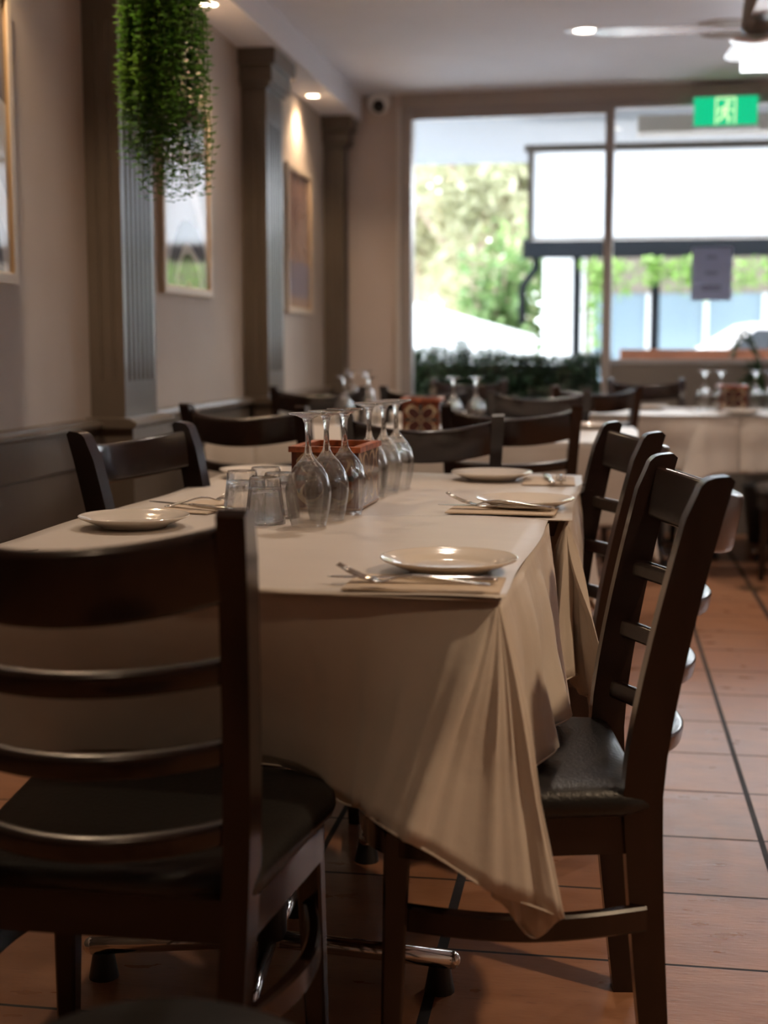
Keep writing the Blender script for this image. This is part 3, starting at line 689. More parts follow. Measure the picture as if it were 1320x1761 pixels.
def ribbon(bm, path, sect):
    """path (s, z), sect(i)-> half width, half thick ; along +X"""
    rings = []
    for i, (s, z) in enumerate(path):
        hw, ht = sect[i]
        rings.append([bm.verts.new((s, hw * math.cos(a), z + ht * math.sin(a))) for a in [2 * PI * k / 10 for k in range(10)]])
    for r0, r1 in zip(rings, rings[1:]):
        for k in range(10): bm.faces.new((r0[k], r0[(k + 1) % 10], r1[(k + 1) % 10], r1[k]))
    bm.faces.new(rings[0][::-1]); bm.faces.new(rings[-1])
def make_fork(label):
    bm = bmesh.new()   # tines at x=0 up, handle end at x=0.20
    ribbon(bm, [(0.047, 0.0065), (0.055, 0.004), (0.062, 0.0035), (0.072, 0.006), (0.085, 0.010), (0.105, 0.0125), (0.13, 0.0115), (0.16, 0.008), (0.19, 0.0045), (0.203, 0.0035), (0.206, 0.0035)],
           [(0.0120, 0.0011), (0.0122, 0.0011), (0.0105, 0.0012), (0.0055, 0.0015), (0.0036, 0.0019), (0.0032, 0.0020), (0.0038, 0.0019), (0.0052, 0.0018), (0.0066, 0.0018), (0.0062, 0.0017), (0.003, 0.0010)])
    for k in range(4):
        yy = -0.0096 + 0.0064 * k
        tube(bm, [(0.050, yy, 0.0055), (0.035, yy, 0.0095), (0.018, yy, 0.0165), (0.002, yy, 0.0250)], [0.0018, 0.0016, 0.0014, 0.0008], 6)
    return tag(link('fork', bm, steel, smooth='all'), label, 'fork')
def make_knife(label):
    bm = bmesh.new()
    ribbon(bm, [(0, 0.006), (0.006, 0.006), (0.03, 0.006), (0.07, 0.006), (0.105, 0.0065), (0.118, 0.0065)], [(0.001, 0.0005), (0.005, 0.0007), (0.0095, 0.0008), (0.0098, 0.0009), (0.0080, 0.0012), (0.0045, 0.002)])
    bl = link('blade', bm, steel, smooth='all')
    bm = bmesh.new(); ribbon(bm, [(0.114, 0.0065), (0.122, 0.0065), (0.15, 0.0060), (0.19, 0.0055), (0.225, 0.0052), (0.231, 0.0052)], [(0.0038, 0.0024), (0.0050, 0.0034), (0.0058, 0.0038), (0.0066, 0.0042), (0.0072, 0.0042), (0.004, 0.0025)])
    t = empty('table_knife', label, 'knife'); hd = link('handle', bm, steel, t, smooth='all'); bl.parent = t; return t
def make_napkin(label, L=0.21, W_=0.125):
    bm = bmesh.new(); box(bm, 0, L, 0, W_, 0, 0.0009); box(bm, 0.001, L - 0.001, 0.003, W_ - 0.001, 0.0010, 0.0020); bev(bm, 0.0003, 1)
    return tag(link('paper_napkin', bm, napkin_m), label, 'napkin')
FK, KN, NP_ = [None], [None], [None]
def put(store, maker, loc, rz, label, group, rx=0):
    if store[0] is None: o = store[0] = maker(label)
    elif store is KN: o = dup(store[0], loc, rz, label)
    else: o = store[0].copy(); col.objects.link(o); o['label'] = label
    o.location = loc; o.rotation_euler = (R(rx), 0, R(rz)); o['group'] = group; return o
# place settings: napkin corner, fork tip, knife tip
NG_, FG, KG = 'folded buff napkins', 'steel forks', 'steel table knives'
put(NP_, make_napkin, (-0.339, 1.748, ZP + .0004), 0, 'buff napkin under the big fork at the near right corner', NG_)
put(KN, make_knife, (-0.367, 1.800, ZP + .0036), 3, 'steel knife lying under the big fork nearest the camera', KG)
put(FK, make_fork, (-0.347, 1.762, ZP + .0085), -3, 'steel fork with raised tines nearest the camera', FG)
put(NP_, make_napkin, (-0.300, 2.600, ZP + .0010), -3, 'buff napkin in front of the second plate on the right', NG_)
put(KN, make_knife, (-0.320, 2.665, ZP + .0042), -4, 'steel knife in front of the second plate on the right', KG)
put(FK, make_fork, (-0.305, 2.672, ZP + .0092), -10, 'steel fork in front of the second plate on the right', FG)
put(NP_, make_napkin, (-0.062, 3.20, ZPB + .0004), 92, 'buff napkin at the far right corner of the laid table', NG_)
put(KN, make_knife, (-0.139, 3.41, ZPB + .0036), -84, 'steel knife pointing along the far right napkin', KG)
put(FK, make_fork, (-0.095, 3.17, ZPB + .0050), 92, 'steel fork with tines toward the camera on the far right napkin', FG)
put(NP_, make_napkin, (-0.748, 2.515, ZP + .0004), 78, 'buff napkin beside the plate on the left edge', NG_)
put(KN, make_knife, (-0.905, 2.64, ZP + .0036), -28, 'steel knife behind the left plate, crossing the napkin', KG)
put(FK, make_fork, (-0.735, 2.70, ZP + .0100), -118, 'steel fork lying across the knife beside the left plate', FG)
put(KN, make_knife, (-0.865, 1.995, ZP), -160 + 40, 'steel knife tip showing over the near chair back at the left', KG)
put(FK, make_fork, (0.045, 5.36, ZPB + .0010), 85, 'steel fork at the right corner of the second table', FG)
put(FK, make_fork, (0.40, 6.90, ZPB), 30, 'steel fork on the right table left of its glasses', FG)

# ------------------------------------------------------------ pictures on the left wall
def art(name, kind):
    m = bpy.data.materials.new(name); m.use_nodes = True; q = NG(m); x, y, z = q.xyz(); b = m.node_tree.nodes['Principled BSDF']; b.inputs['Roughness'].default_value = 0.06; b.inputs['Coat Weight'].default_value = 1.0; b.inputs['Coat Roughness'].default_value = 0.02
    n = q.noise(7)
    if kind == 0:      # pale sweeping shapes over a grey arch with green below
        r = q.m('SQRT', q.m('ADD', q.m('POWER', q.m('ABSOLUTE', q.m('MULTIPLY', q.m('ADD', y, -0.02), 1.15)), 2.0), q.m('POWER', q.m('ABSOLUTE', q.m('ADD', z, 0.40)), 2.0)))
        r = q.m('ADD', r, q.m('MULTIPLY', n, 0.04))
        c = q.mix(q.m('GREATER_THAN', z, q.m('ADD', 0.20, q.m('MULTIPLY', y, -0.35))), (0.62, 0.64, 0.70), (0.16, 0.13, 0.13))
        c = q.mix(q.m('LESS_THAN', q.m('ABSOLUTE', q.m('SUBTRACT', y, q.m('SUBTRACT', 0.12, q.m('MULTIPLY', z, 0.9)))), 0.05), c, (0.9, 0.9, 0.93))
        c = q.mix(q.m('LESS_THAN', r, 0.33), c, (0.17, 0.17, 0.19)); c = q.mix(q.m('LESS_THAN', r, 0.235), c, (0.75, 0.77, 0.74))
        c = q.mix(q.m('LESS_THAN', r, 0.20), c, q.mix(n, (0.08, 0.17, 0.04), (0.30, 0.38, 0.14))); c = q.mix(q.m('LESS_THAN', r, 0.09), c, (0.55, 0.48, 0.33))
    else:              # reddish figure study above a blue pool
        c = q.mix(q.m('MULTIPLY', n, 1.3), (0.42, 0.20, 0.15), (0.55, 0.42, 0.38))
        c = q.mix(q.m('LESS_THAN', q.m('ABSOLUTE', q.m('ADD', y, q.m('MULTIPLY', n, 0.2))), 0.05), c, (0.28, 0.16, 0.15))
        c = q.mix(q.m('LESS_THAN', z, q.m('SUBTRACT', q.m('MULTIPLY', n, 0.1), 0.16)), c, (0.16, 0.22, 0.42))
        c = q.mix(q.m('LESS_THAN', z, -0.30), c, (0.45, 0.32, 0.25))
    q.put(b.inputs['Base Color'], c); return m
def picture(yc, zc, w_, h_, label, am):
    t = empty('framed_picture', label, 'picture', (-1.65, yc, zc), 0, 'framed pictures on the left wall')
    bm = bmesh.new(); f = 0.026; d = 0.022
    for a in ((-w_ / 2, w_ / 2, -h_ / 2, -h_ / 2 + f), (-w_ / 2, w_ / 2, h_ / 2 - f, h_ / 2), (-w_ / 2, -w_ / 2 + f, -h_ / 2 + f, h_ / 2 - f), (w_ / 2 - f, w_ / 2, -h_ / 2 + f, h_ / 2 - f)):
        box(bm, 0.001, d, a[0], a[1], a[2], a[3])
    bev(bm, 0.003); link('frame', bm, framew, t, smooth=True)
    bm = bmesh.new(); g2 = 0.005
    a0, b0 = w_ / 2 - f, h_ / 2 - f
    for a in ((-a0, a0, -b0, -b0 + g2), (-a0, a0, b0 - g2, b0), (-a0, -a0 + g2, -b0 + g2, b0 - g2), (a0 - g2, a0, -b0 + g2, b0 - g2)): box(bm, 0.012, 0.018, *a)
    link('gilt_slip', bm, goldm, t)
    bbox('artwork', (0.006, 0.012, -a0 + g2, a0 - g2, -b0 + g2, b0 - g2), am, t)
a0m = art('print_pale_arches', 0); a1m = art('print_red_figure', 1)
picture(3.32, 1.655, 0.72, 0.80, 'framed print cut off by the left edge of the photo', a0m)
picture(5.30, 1.67, 0.64, 0.77, 'framed print of pale arches half behind the hanging greenery', a0m)
picture(7.32, 1.645, 0.60, 0.77, 'framed reddish print with blue base between the far pilasters', a1m)

# ------------------------------------------------------------ hanging greenery
hp = empty('hanging_plant', 'trailing green plant hanging in front of the nearest pilaster', 'plant', (-1.12, 3.45, 0))
bm = bmesh.new(); lathe(bm, [(0, 2.10), (0.07, 2.10), (0.095, 2.22), (0.10, 2.23), (0.092, 2.23), (0.068, 2.12), (0, 2.12)], 24); link('pot', bm, mat('pale_pot', (0.6, 0.62, 0.64), 0.4), hp, smooth='all')
bm = bmesh.new()
for k in range(3):
    a = R(120 * k); tube(bm, [(0.095 * math.cos(a), 0.095 * math.sin(a), 2.23), (0, 0, 2.53)], 0.0015, 5)
link('hanger', bm, black, hp)
lv = bmesh.new(); stm = bmesh.new()
def leaf(bm, p, d, L, W_, up=Vector((0, 0, 1))):
    d = d.normalized(); s = d.cross(up)
    if s.length < 1e-3: s = Vector((1, 0, 0))
    s.normalize(); n = s.cross(d) * L * 0.12
    a = bm.verts.new(p); b_ = bm.verts.new(p + d * L * 0.5 + s * W_ - n); c = bm.verts.new(p + d * L); e = bm.verts.new(p + d * L * 0.5 - s * W_ - n); m_ = bm.verts.new(p + d * L * 0.5 + n * 0.3)
    bm.faces.new((a, b_, m_)); bm.faces.new((b_, c, m_)); bm.faces.new((c, e, m_)); bm.faces.new((e, a, m_))
rnd = random.Random(21)
for s in range(230):
    a = rnd.uniform(0, 2 * PI); rr = 0.095 * math.sqrt(rnd.random()) + 0.004; bx, by = rr * math.cos(a), rr * math.sin(a) * 0.8
    z0 = 2.27 + rnd.uniform(-0.02, 0.05); zl = rnd.uniform(1.44, 1.63) + 0.08 * (bx < -0.05) + rnd.choice([0, 0, 0.1, 0.2])
    p = Vector((bx * 0.5, by * 0.5, z0)); pts = [p.copy()]; n = int((z0 - zl) / 0.019)
    for k in range(n):
        t = min(1, k / 5); tgt = Vector((bx * (1 + 0.28 * k / n), by * (1 + 0.28 * k / n), 0))
        p = Vector((p.x + (tgt.x - p.x) * 0.35 + rnd.uniform(-1, 1) * 0.004, p.y + (tgt.y - p.y) * 0.35 + rnd.uniform(-1, 1) * 0.004, z0 - 0.019 * (k + 1)))
        pts.append(p.copy()); th = rnd.uniform(0, PI) if k % 2 else th + PI / 2 if k else 0
        for sg in (0, PI):
            for _ in range(1):
                dd = Vector((math.cos(th + sg), math.sin(th + sg), rnd.uniform(-0.3, 0.45)))
                leaf(lv, p, dd, rnd.uniform(0.015, 0.025), rnd.uniform(0.0042, 0.0070))
    tube(stm, pts[::2] if len(pts) > 4 else pts, 0.0008, 4, cap=False)
for s in range(500):                                   # bushy crown
    d = Vector((rnd.gauss(0, 1), rnd.gauss(0, 1), rnd.gauss(0, 1))).normalized(); p = Vector((d.x * 0.105, d.y * 0.10, 2.22 + d.z * 0.10)) * 1.0
    leaf(lv, p, d + Vector((0, 0, rnd.uniform(-0.8, 0.4))), rnd.uniform(0.02, 0.035), 0.008)
link('foliage', lv, leaf_plant, hp, smooth='all'); link('stems', stm, mat('stem_green', (0.08, 0.12, 0.03), 0.6), hp)

# ------------------------------------------------------------ ceiling fittings
fan = empty('ceiling_fan', 'white and chrome ceiling fan at the top right corner', 'ceiling fan', (0.535, 5.40, -0.045))
bm = bmesh.new(); tube(bm, [(0, 0, 2.42), (0, 0, 2.595)], 0.012, 12); lathe(bm, [(0, 2.555), (0.045, 2.56), (0.055, 2.595), (0, 2.595)], 24); link('down_rod', bm, mat('fan_grey', (0.30, 0.27, 0.24), 0.4, metal=0.3), fan, smooth=True)
bm = bmesh.new(); lathe(bm, [(0, 2.43), (0.03, 2.43), (0.048, 2.415), (0.054, 2.38), (0.058, 2.335), (0.056, 2.325), (0.06, 2.32), (0.062, 2.30), (0.052, 2.285), (0.03, 2.27), (0, 2.268)], 32); link('motor', bm, MATS['fan_grey'], fan, smooth=True)
bm = bmesh.new(); lathe(bm, [(0, 2.266), (0.095, 2.262), (0.10, 2.258), (0.02, 2.245), (0, 2.245)], 32); link('lower_cap', bm, chrome, fan, smooth=True)
for k in range(4):
    a = R(182 + 90 * k)
    M = Matrix.Rotation(a, 4, 'Z')
    bm = bmesh.new(); sec = [(0.06, 0.02), (0.12, 0.022), (0.20, 0.05), (0.50, 0.062), (0.57, 0.05), (0.60, 0.02)]
    top_ = [(s, w2) for s, w2 in sec] + [(s, -w2) for s, w2 in sec[::-1]]
    A = [bm.verts.new(M @ Vector((s, w2, 2.303 + w2 * 0.05))) for s, w2 in top_]; B = [bm.verts.new(M @ Vector((s, w2, 2.300 + w2 * 0.05))) for s, w2 in top_]
    n = len(A)
    bm.faces.new(A); bm.faces.new(B[::-1])
    for i in range(n): bm.faces.new((A[i], A[(i + 1) % n], B[(i + 1) % n], B[i]))
    link('fan_blade', bm, mat('brushed_steel_blade', (0.7, 0.7, 0.7), 0.25, metal=1.0), fan)
lampb = empty('pendant_panel_lamp', 'bright square white lamp panel hanging below the ceiling fan', 'lamp', (0.665, 6.35, 0))
bm = bmesh.new(); box(bm, -0.10, 0.10, -0.012, 0.012, 2.28, 2.39); bev(bm, 0.003); o = link('diffuser', bm, mat('lamp_panel_glow', (1, 1, 1), emit=(0.92, 0.96, 1.0), es=2.5), lampb); 
bm = bmesh.new(); tube(bm, [(-0.06, 0, 2.39), (-0.06, 0, 2.55)], 0.004, 8); tube(bm, [(0.06, 0, 2.39), (0.06, 0, 2.55)], 0.004, 8); link('rods', bm, MATS['fan_grey'], lampb)
bm = bmesh.new(); lathe(bm, [(0.155, 0), (0.15, -0.02), (0.135, -0.024), (0.125, -0.012), (0, -0.010), (0, 0)], 40)
tag(link('ceiling_vent', bm, mat('vent_white', (0.5, 0.47, 0.45), 0.6), smooth=True, loc=(0.53, 6.70, 2.55)), 'round flush ceiling fitting behind the fan', 'ceiling vent')  # round vent set flush in the ceiling

sg_ = empty('exit_sign', 'green illuminated exit sign with running figure above the window', 'exit sign'); sg_.matrix_world = EW @ Matrix.Translation((2.293, -0.09, 2.285))
signg = mat('sign_green', (0.0, 0.3, 0.14), 0.4, emit=(0.0, 0.52, 0.23), es=0.55); signw = mat('sign_figure', (0.7, 0.8, 0.6), 0.4, emit=(0.62, 0.85, 0.42), es=0.7)
bbox('housing', (-0.19, 0.19, 0.0, 0.06, 0.175, 0.232), mat('sign_housing', (0.32, 0.29, 0.25), 0.5), sg_, 0.004)
bbox('green_panel', (-0.172, 0.172, 0.01, 0.034, 0.016, 0.178), signg, sg_, 0.002)
bbox('bottom_rail', (-0.182, 0.182, 0.004, 0.04, 0.0, 0.018), mat('sign_rail', (0.75, 0.8, 0.82), 0.3), sg_, 0.002)
bm = bmesh.new(); yy0, yy1 = 0.006, 0.0095
prism(bm, [(-0.055, 0.025), (-0.047, 0.025), (-0.047, 0.162), (0.047, 0.162), (0.047, 0.025), (0.055, 0.025), (0.055, 0.170), (-0.055, 0.170)], yy0, yy1, 'y')
prism(bm, [(0.012 + 0.013 * math.cos(a), 0.140 + 0.013 * math.sin(a)) for a in [2 * PI * k / 12 for k in range(12)]], yy0, yy1, 'y')
for pl in ([(-0.006, 0.124), (0.012, 0.124), (0.004, 0.080), (-0.014, 0.084)], [(-0.012, 0.086), (0.004, 0.086), (0.026, 0.062), (0.020, 0.030), (0.010, 0.030), (0.012, 0.058)], [(-0.014, 0.090), (-0.004, 0.080), (-0.018, 0.052), (-0.040, 0.040), (-0.042, 0.050), (-0.026, 0.062)], [(-0.004, 0.122), (-0.006, 0.110), (-0.030, 0.100), (-0.036, 0.082), (-0.042, 0.086), (-0.036, 0.110)], [(0.010, 0.120), (0.010, 0.108), (0.026, 0.092), (0.040, 0.098), (0.040, 0.106), (0.027, 0.103)]):
    prism(bm, pl, yy0, yy1, 'y')
link('running_figure', bm, signw, sg_)
cm = empty('security_camera', 'small white dome camera with black lens high on the end wall', 'security camera'); cm.matrix_world = EW @ Matrix.Translation((0.315, -0.001, 2.51))
bm = bmesh.new(); lathe(bm, [(0, -0.0), (0.066, 0), (0.070, 0.02), (0.062, 0.06), (0.045, 0.075), (0, 0.078)], 28); bmesh.ops.transform(bm, matrix=Matrix.Rotation(R(90), 4, 'X'), verts=bm.verts); link('housing', bm, white_pl, cm, smooth=True)
bm = bmesh.new(); bmesh.ops.create_uvsphere(bm, u_segments=20, v_segments=12, radius=0.038, matrix=Matrix.Translation((0.004, -0.062, -0.028))); link('lens_dome', bm, mat('lens_black', (0.01, 0.01, 0.01), 0.1), cm, smooth='all')

npm = leafmat('notice_paper', (0.42, 0.44, 0.54), (0.46, 0.48, 0.58), 0.5)
nt_ = empty('window_notice', 'pale blue-grey paper notice taped to the right window pane', 'notice'); nt_.matrix_world = EW @ Matrix.Translation((2.245, 0.0155, 1.345))
bbox('sheet', (-0.112, 0.112, 0.0, 0.0015, 0, 0.30), npm, nt_)
bm = bmesh.new()
for zc, ww in ((0.245, 0.030), (0.155, 0.034), (0.080, 0.058), (0.062, 0.050)):
    k = -ww
    while k < ww - 0.004:
        box(bm, k, k + 0.008, -0.0006, -0.0001, zc - 0.007, zc + 0.006); k += 0.0115
link('printed_lines', bm, mat('notice_ink', (0.12, 0.12, 0.18), 0.8), nt_)

# palm in pot behind the right table
pp = empty('potted_palm', 'potted palm with arching fronds by the window behind the right table', 'plant', (0.93, 7.80, 0))
bm = bmesh.new(); lathe(bm, [(0, 0), (0.12, 0), (0.16, 0.30), (0.165, 0.32), (0.15, 0.32), (0.14, 0.29), (0, 0.29)], 28); link('pot', bm, mat('dark_pot', (0.05, 0.05, 0.05), 0.5), pp, smooth='all')
bm = bmesh.new(); st2 = bmesh.new(); rnd = random.Random(4)
for k in range(15):
    a = rnd.uniform(PI * 0.55, PI * 1.6) if k < 8 else rnd.uniform(0, 2 * PI); L = rnd.uniform(0.28, 0.42); hz = rnd.uniform(0.82, 1.18) if k % 3 else rnd.uniform(0.6, 0.75); pts = []
    for i in range(12):
        t = i / 11; pts.append(Vector((math.cos(a) * L * t ** 1.3 * 0.75, math.sin(a) * L * t ** 1.3 * 0.35, 0.30 + (hz - 0.30) * math.sin(t * PI * 0.62) / math.sin(PI * 0.5))))
    tube(st2, pts, 0.003, 5)
    for i in range(3, 12):
        dv_ = (pts[i] - pts[i - 1]).normalized(); sd_ = dv_.cross(Vector((0, 0, 1)))
        for s in (-1, 1): leaf(bm, pts[i], dv_ * 0.7 + sd_ * s * 0.9 + Vector((0, 0, -0.25)), 0.13 * (1 - 0.4 * i / 12), 0.007)
link('fronds', bm, leafmat('palm_leaf', (0.02, 0.05, 0.015), (0.05, 0.10, 0.03), 0.2), pp, smooth='all'); link('stalks', st2, MATS['stem_green'], pp, smooth='all')

# ------------------------------------------------------------ outside
struct(bbox('ground', (-40, 40, 8.35, 60, -0.3, -0.12), mat('pale_paving', (0.78, 0.77, 0.76), 0.85, noise=0.2, nscale=1)), 'pale paving outside the window')
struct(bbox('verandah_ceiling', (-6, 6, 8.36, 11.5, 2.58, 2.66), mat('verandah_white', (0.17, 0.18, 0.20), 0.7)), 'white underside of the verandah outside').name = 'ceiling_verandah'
bl = empty('outdoor_blind', 'white roll-down blind hanging from the verandah outside the window', 'blind', (0, 9.5, 0))
pvc = bpy.data.materials.new('white_pvc'); pvc.use_nodes = True; n_ = pvc.node_tree; b = n_.nodes['Principled BSDF']; b.inputs['Base Color'].default_value = (0.85, 0.87, 0.9, 1); b.inputs['Roughness'].default_value = 0.4
tl = n_.nodes.new('ShaderNodeBsdfTranslucent'); tl.inputs[0].default_value = (0.95, 0.97, 1, 1); mx = n_.nodes.new('ShaderNodeMixShader'); mx.inputs[0].default_value = 0.75
n_.links.new(b.outputs[0], mx.inputs[1]); n_.links.new(tl.outputs[0], mx.inputs[2]); n_.links.new(mx.outputs[0], n_.nodes['Material Output'].inputs[0])
dkm = mat('taupe_beam', (0.10, 0.085, 0.07), 0.6)
bbox('head_beam', (-0.56, 4.5, -0.05, 0.05, 2.385, 2.43), dkm, bl)
bbox('sheet', (-0.50, 4.5, 0.0, 0.004, 1.82, 2.385), pvc, bl)
bbox('side_post', (-0.535, -0.50, -0.03, 0.03, 1.80, 2.385), dkm, bl)
bm = bmesh.new(); tube(bm, [(-0.5, 0, 1.81), (4.5, 0, 1.81)], 0.012, 8); link('bottom_bar', bm, white_pl, bl)
tag(bbox('verandah_heater', (0.17, 4.5, 8.62, 8.80, 2.37, 2.47), mat('heater_taupe', (0.33, 0.30, 0.26), 0.5), None, 0.01), 'long taupe housing under the verandah ceiling outside', 'outdoor heater')
# brick ledge
bk = mat('orange_brick', (0.62, 0.24, 0.13), 0.8, noise=0.3, nscale=6)
tag(bbox('brick_ledge', (0.10, 4.5, 9.35, 9.60, -0.12, 1.065), bk, None, 0.008), 'orange brick ledge outside the right window pane', 'wall')
# hedge
def foliage(bm, rnd, n, fn, L, W_):
    for _ in range(n):
        p, d = fn(rnd); leaf(bm, p, d, rnd.uniform(*L), W_)
hd_ = empty('box_hedge', 'dark clipped hedge in a trough outside the left window pane', 'hedge', (0, 0, 0))
bbox('trough', (-1.75, 0.04, 8.75, 9.20, -0.12, 0.25), mat('trough_grey', (0.2, 0.2, 0.2), 0.7), hd_, 0.01)
bm = bmesh.new(); rnd = random.Random(9)
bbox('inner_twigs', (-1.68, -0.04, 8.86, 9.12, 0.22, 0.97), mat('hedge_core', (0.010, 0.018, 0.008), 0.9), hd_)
def hf(r):
    p = Vector((r.uniform(-1.74, 0.04), r.uniform(8.72, 9.22), r.uniform(0.25, 1.01)))
    if r.random() < 0.55: p.y = 8.76 + r.random() * 0.08
    return p, Vector((r.gauss(0, 1), r.gauss(-0.6, 1), r.gauss(0.4, 1)))
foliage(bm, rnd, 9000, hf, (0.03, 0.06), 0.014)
for k in range(190):                                   # loose sprigs on top
    x0_ = rnd.uniform(-1.72, 0.02); y0_ = rnd.uniform(8.8, 9.15); h = rnd.uniform(0.05, 0.17) * (0.7 + 0.5 * math.sin(x0_ * 5)); lean = rnd.uniform(-0.25, 0.25)
    for i in range(6):
        p = Vector((x0_ + lean * h * i / 6, y0_, 0.97 + h * i / 6))
        for s in (-1, 1): leaf(bm, p, Vector((s, rnd.uniform(-0.5, 0.5), 0.7)), rnd.uniform(0.035, 0.055), 0.014)
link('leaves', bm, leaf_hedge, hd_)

# trees
barkm = mat('pale_bark', (0.50, 0.38, 0.30), 0.9, noise=0.3, nscale=5)
def tree(x_, y_, h, r, label, lm, n=2600, z0=1.0, seed=1, trunk=0.14, L=(0.18, 0.34)):
    t = empty('garden_tree', label, 'tree', (x_, y_, -0.12), 0, 'trees beyond the verandah'); rnd = random.Random(seed)
    bm = bmesh.new(); tube(bm, [(0, 0, 0), (0.05, 0, h * 0.3), (-0.03, 0, h * 0.6), (0.05, 0, h * 0.9)], [trunk, trunk * 0.8, trunk * 0.55, 0.03], 10)
    for k in range(7):
        a = rnd.uniform(0, 6.28); zz = h * rnd.uniform(0.35, 0.7); tube(bm, [(0, 0, zz), (math.cos(a) * r * 0.4, math.sin(a) * r * 0.4, zz + 0.5), (math.cos(a) * r * 0.75, math.sin(a) * r * 0.75, zz + 1.1)], [trunk * 0.4, trunk * 0.25, 0.015], 6)
    link('trunk', bm, barkm, t, smooth='all')
    bm = bmesh.new(); cl = [(rnd.uniform(-r, r) * 0.75, rnd.uniform(-r, r) * 0.75, rnd.uniform(z0 + 0.6, h), rnd.uniform(0.4, 0.85)) for _ in range(22)]
    for _ in range(n):
        c = rnd.choice(cl); d = Vector((rnd.gauss(0, 1), rnd.gauss(0, 1), rnd.gauss(0, 1))).normalized(); p = Vector(c[:3]) + d * c[3] * rnd.uniform(0.5, 1)
        leaf(bm, p, Vector((rnd.gauss(0, 1), rnd.gauss(0, 1), rnd.gauss(-0.2, 1))), rnd.uniform(*L), 0.07)
    link('crown', bm, lm, t); return t
tree(-1.85, 20, 6.0, 1.7, 'pale leafy tree with thin trunk seen through the left pane', leaf_tree, 5200, 1.9, 3, 0.22)
tree(-3.2, 23.5, 7.0, 2.2, 'pale leafy tree at the left edge of the window view', leaf_tree, 5200, 1.5, 4)
tree(-2.0, 29, 8.0, 2.2, 'pale leafy tree behind the thin trunked one', leaf_tree, 5200, 1.0, 5)
tree(-1.35, 17.9, 2.3, 0.55, 'green bushy shrub beside the dark downpipe outside', leaf_bush, 2200, -0.2, 6, 0.05, (0.12, 0.2))
tree(-4.6, 33, 4.2, 3.0, 'distant green thicket low behind the trees', leaf_bush, 4200, 0.0, 8, 0.1, (0.25, 0.4))
# low white sloping roof on the left
bm = bmesh.new(); prism(bm, [(-6, -0.12), (-0.85, -0.12), (-0.85, 1.22), (-2.4, 1.64), (-6.0, 2.3)], 17.0, 17.4, 'y')
tag(link('white_boundary_wall', bm, mat('white_render', (0.85, 0.84, 0.82), 0.7)), 'white sloping wall beyond the hedge at the left', 'wall')
# building across
bd = empty('shop_building', 'white building with dark gutter and pale roof across the street', 'building', (0, 16, 0))
bbox('wall', (-0.72, 14, 1.0, 1.2, -0.12, 2.2), mat('shop_wall', (0.32, 0.26, 0.21), 0.8), bd)
bbox('corner_wall', (-0.75, -0.25, 0.75, 1.0, -0.12, 2.15), mat('white_corrugated', (0.8, 0.78, 0.76), 0.6), bd)
bbox('shop_window', (-0.20, 3.2, 0.96, 1.0, 0.1, 1.72), mat('shop_glass', (0.26, 0.34, 0.40), 0.15), bd)
for k in range(6): bbox('window_frame', (-0.20 + k * 0.68, -0.15 + k * 0.68, 0.92, 0.96, 0.1, 1.72), white_pl, bd)
bm = bmesh.new(); prism(bm, [(0.0, 2.32), (7.5, 4.6), (7.5, 4.5), (0.0, 2.22)], -0.72, 14, 'x'); link('roof', bm, mat('white_metal_roof', (0.86, 0.88, 0.92), 0.5), bd)
gm = mat('dark_gutter', (0.006, 0.007, 0.009), 0.8, spec=0.1)
bbox('gutter', (-0.95, 14, -0.14, 0.02, 2.09, 2.31), gm, bd, 0.02)
bm = bmesh.new(); tube(bm, [(-0.80, 0, 2.1), (-0.80, 0, 1.98), (-0.95, 0.2, 1.80), (-0.97, 0.3, 1.72), (-0.97, 0.3, 1.35)], 0.045, 10); link('downpipe', bm, gm, bd, smooth='all')
for xx in (-0.33, 0.55): bbox('verandah_post', (xx - 0.05, xx + 0.05, -0.05, 0.05, -0.12, 2.12), gm, bd)
vn = empty('climbing_vine', 'bright green vine hanging under the dark gutter outside', 'vine', (0, 15.75, 0)); bm = bmesh.new(); rnd = random.Random(31); st3 = bmesh.new()
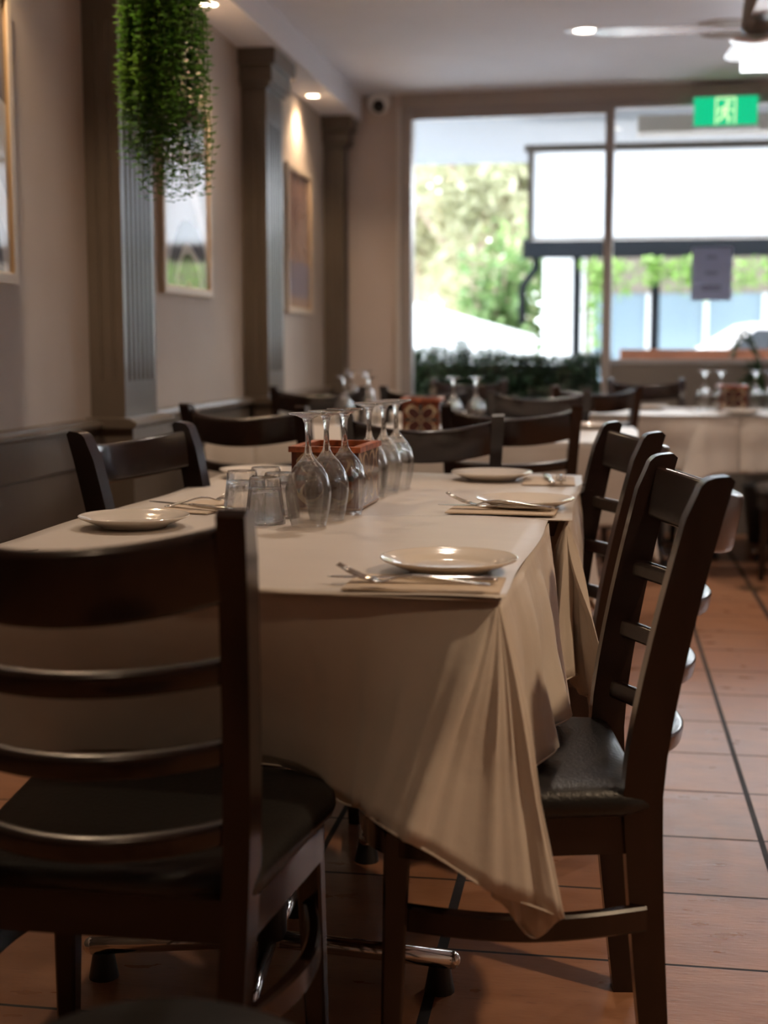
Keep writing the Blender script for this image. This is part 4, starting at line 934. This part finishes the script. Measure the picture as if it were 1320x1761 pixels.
for k in range(40):
    xx = rnd.uniform(-0.2, 2.6); L_ = rnd.uniform(0.12, 0.42); tube(st3, [(xx, 0, 2.08), (xx, 0, 2.05 - L_)], 0.006, 4)
    for i in range(26): leaf(bm, Vector((xx + rnd.gauss(0, 0.05), rnd.gauss(0, 0.05), 2.06 - L_ * rnd.random())), Vector((rnd.gauss(0, 1), rnd.gauss(0, 1), rnd.gauss(-0.5, 1))), rnd.uniform(0.06, 0.11), 0.035)
for i in range(160): leaf(bm, Vector((-0.12 + rnd.gauss(0, 0.05), rnd.gauss(0, 0.05), 1.1 + 0.8 * rnd.random())), Vector((rnd.gauss(0, 1), rnd.gauss(0, 1), -0.5)), rnd.uniform(0.05, 0.09), 0.03)
link('leaves', bm, leaf_vine, vn); link('stems', st3, MATS['stem_green'], vn)
def car(x_, y_, rz, c, label):
    t = empty('parked_car', label, 'car', (x_, y_, -0.12), rz, 'cars parked outside'); pm = mat('car_paint_%d' % int(c[0] * 100), c, 0.25, coat=0.6)
    bm = bmesh.new(); prism(bm, [(-2.1, 0.35), (2.1, 0.35), (2.15, 0.7), (1.9, 0.85), (1.1, 0.95), (0.55, 1.38), (-0.9, 1.42), (-1.6, 1.0), (-2.1, 0.9)], -0.8, 0.8, 'y'); bev(bm, 0.06, 3); link('body', bm, pm, t, smooth=True)
    bm = bmesh.new(); prism(bm, [(0.95, 0.97), (0.5, 1.33), (-0.85, 1.36), (-1.35, 1.0)], -0.81, 0.81, 'y'); link('side_windows', bm, mat('car_glass', (0.05, 0.06, 0.07), 0.1), t)
    for sx in (-1.35, 1.35):
        for sy in (-0.72, 0.72):
            bm = bmesh.new(); tube(bm, [(sx, sy - 0.1, 0.32), (sx, sy + 0.1, 0.32)], 0.32, 20); link('wheel', bm, black, t, smooth=True)
car(-3.2, 13.4, 8, (0.08, 0.30, 0.62), 'blue car roof glimpsed through the hedge top at the left')
car(2.2, 13.6, 0, (0.85, 0.86, 0.88), 'white car beyond the brick ledge outside')
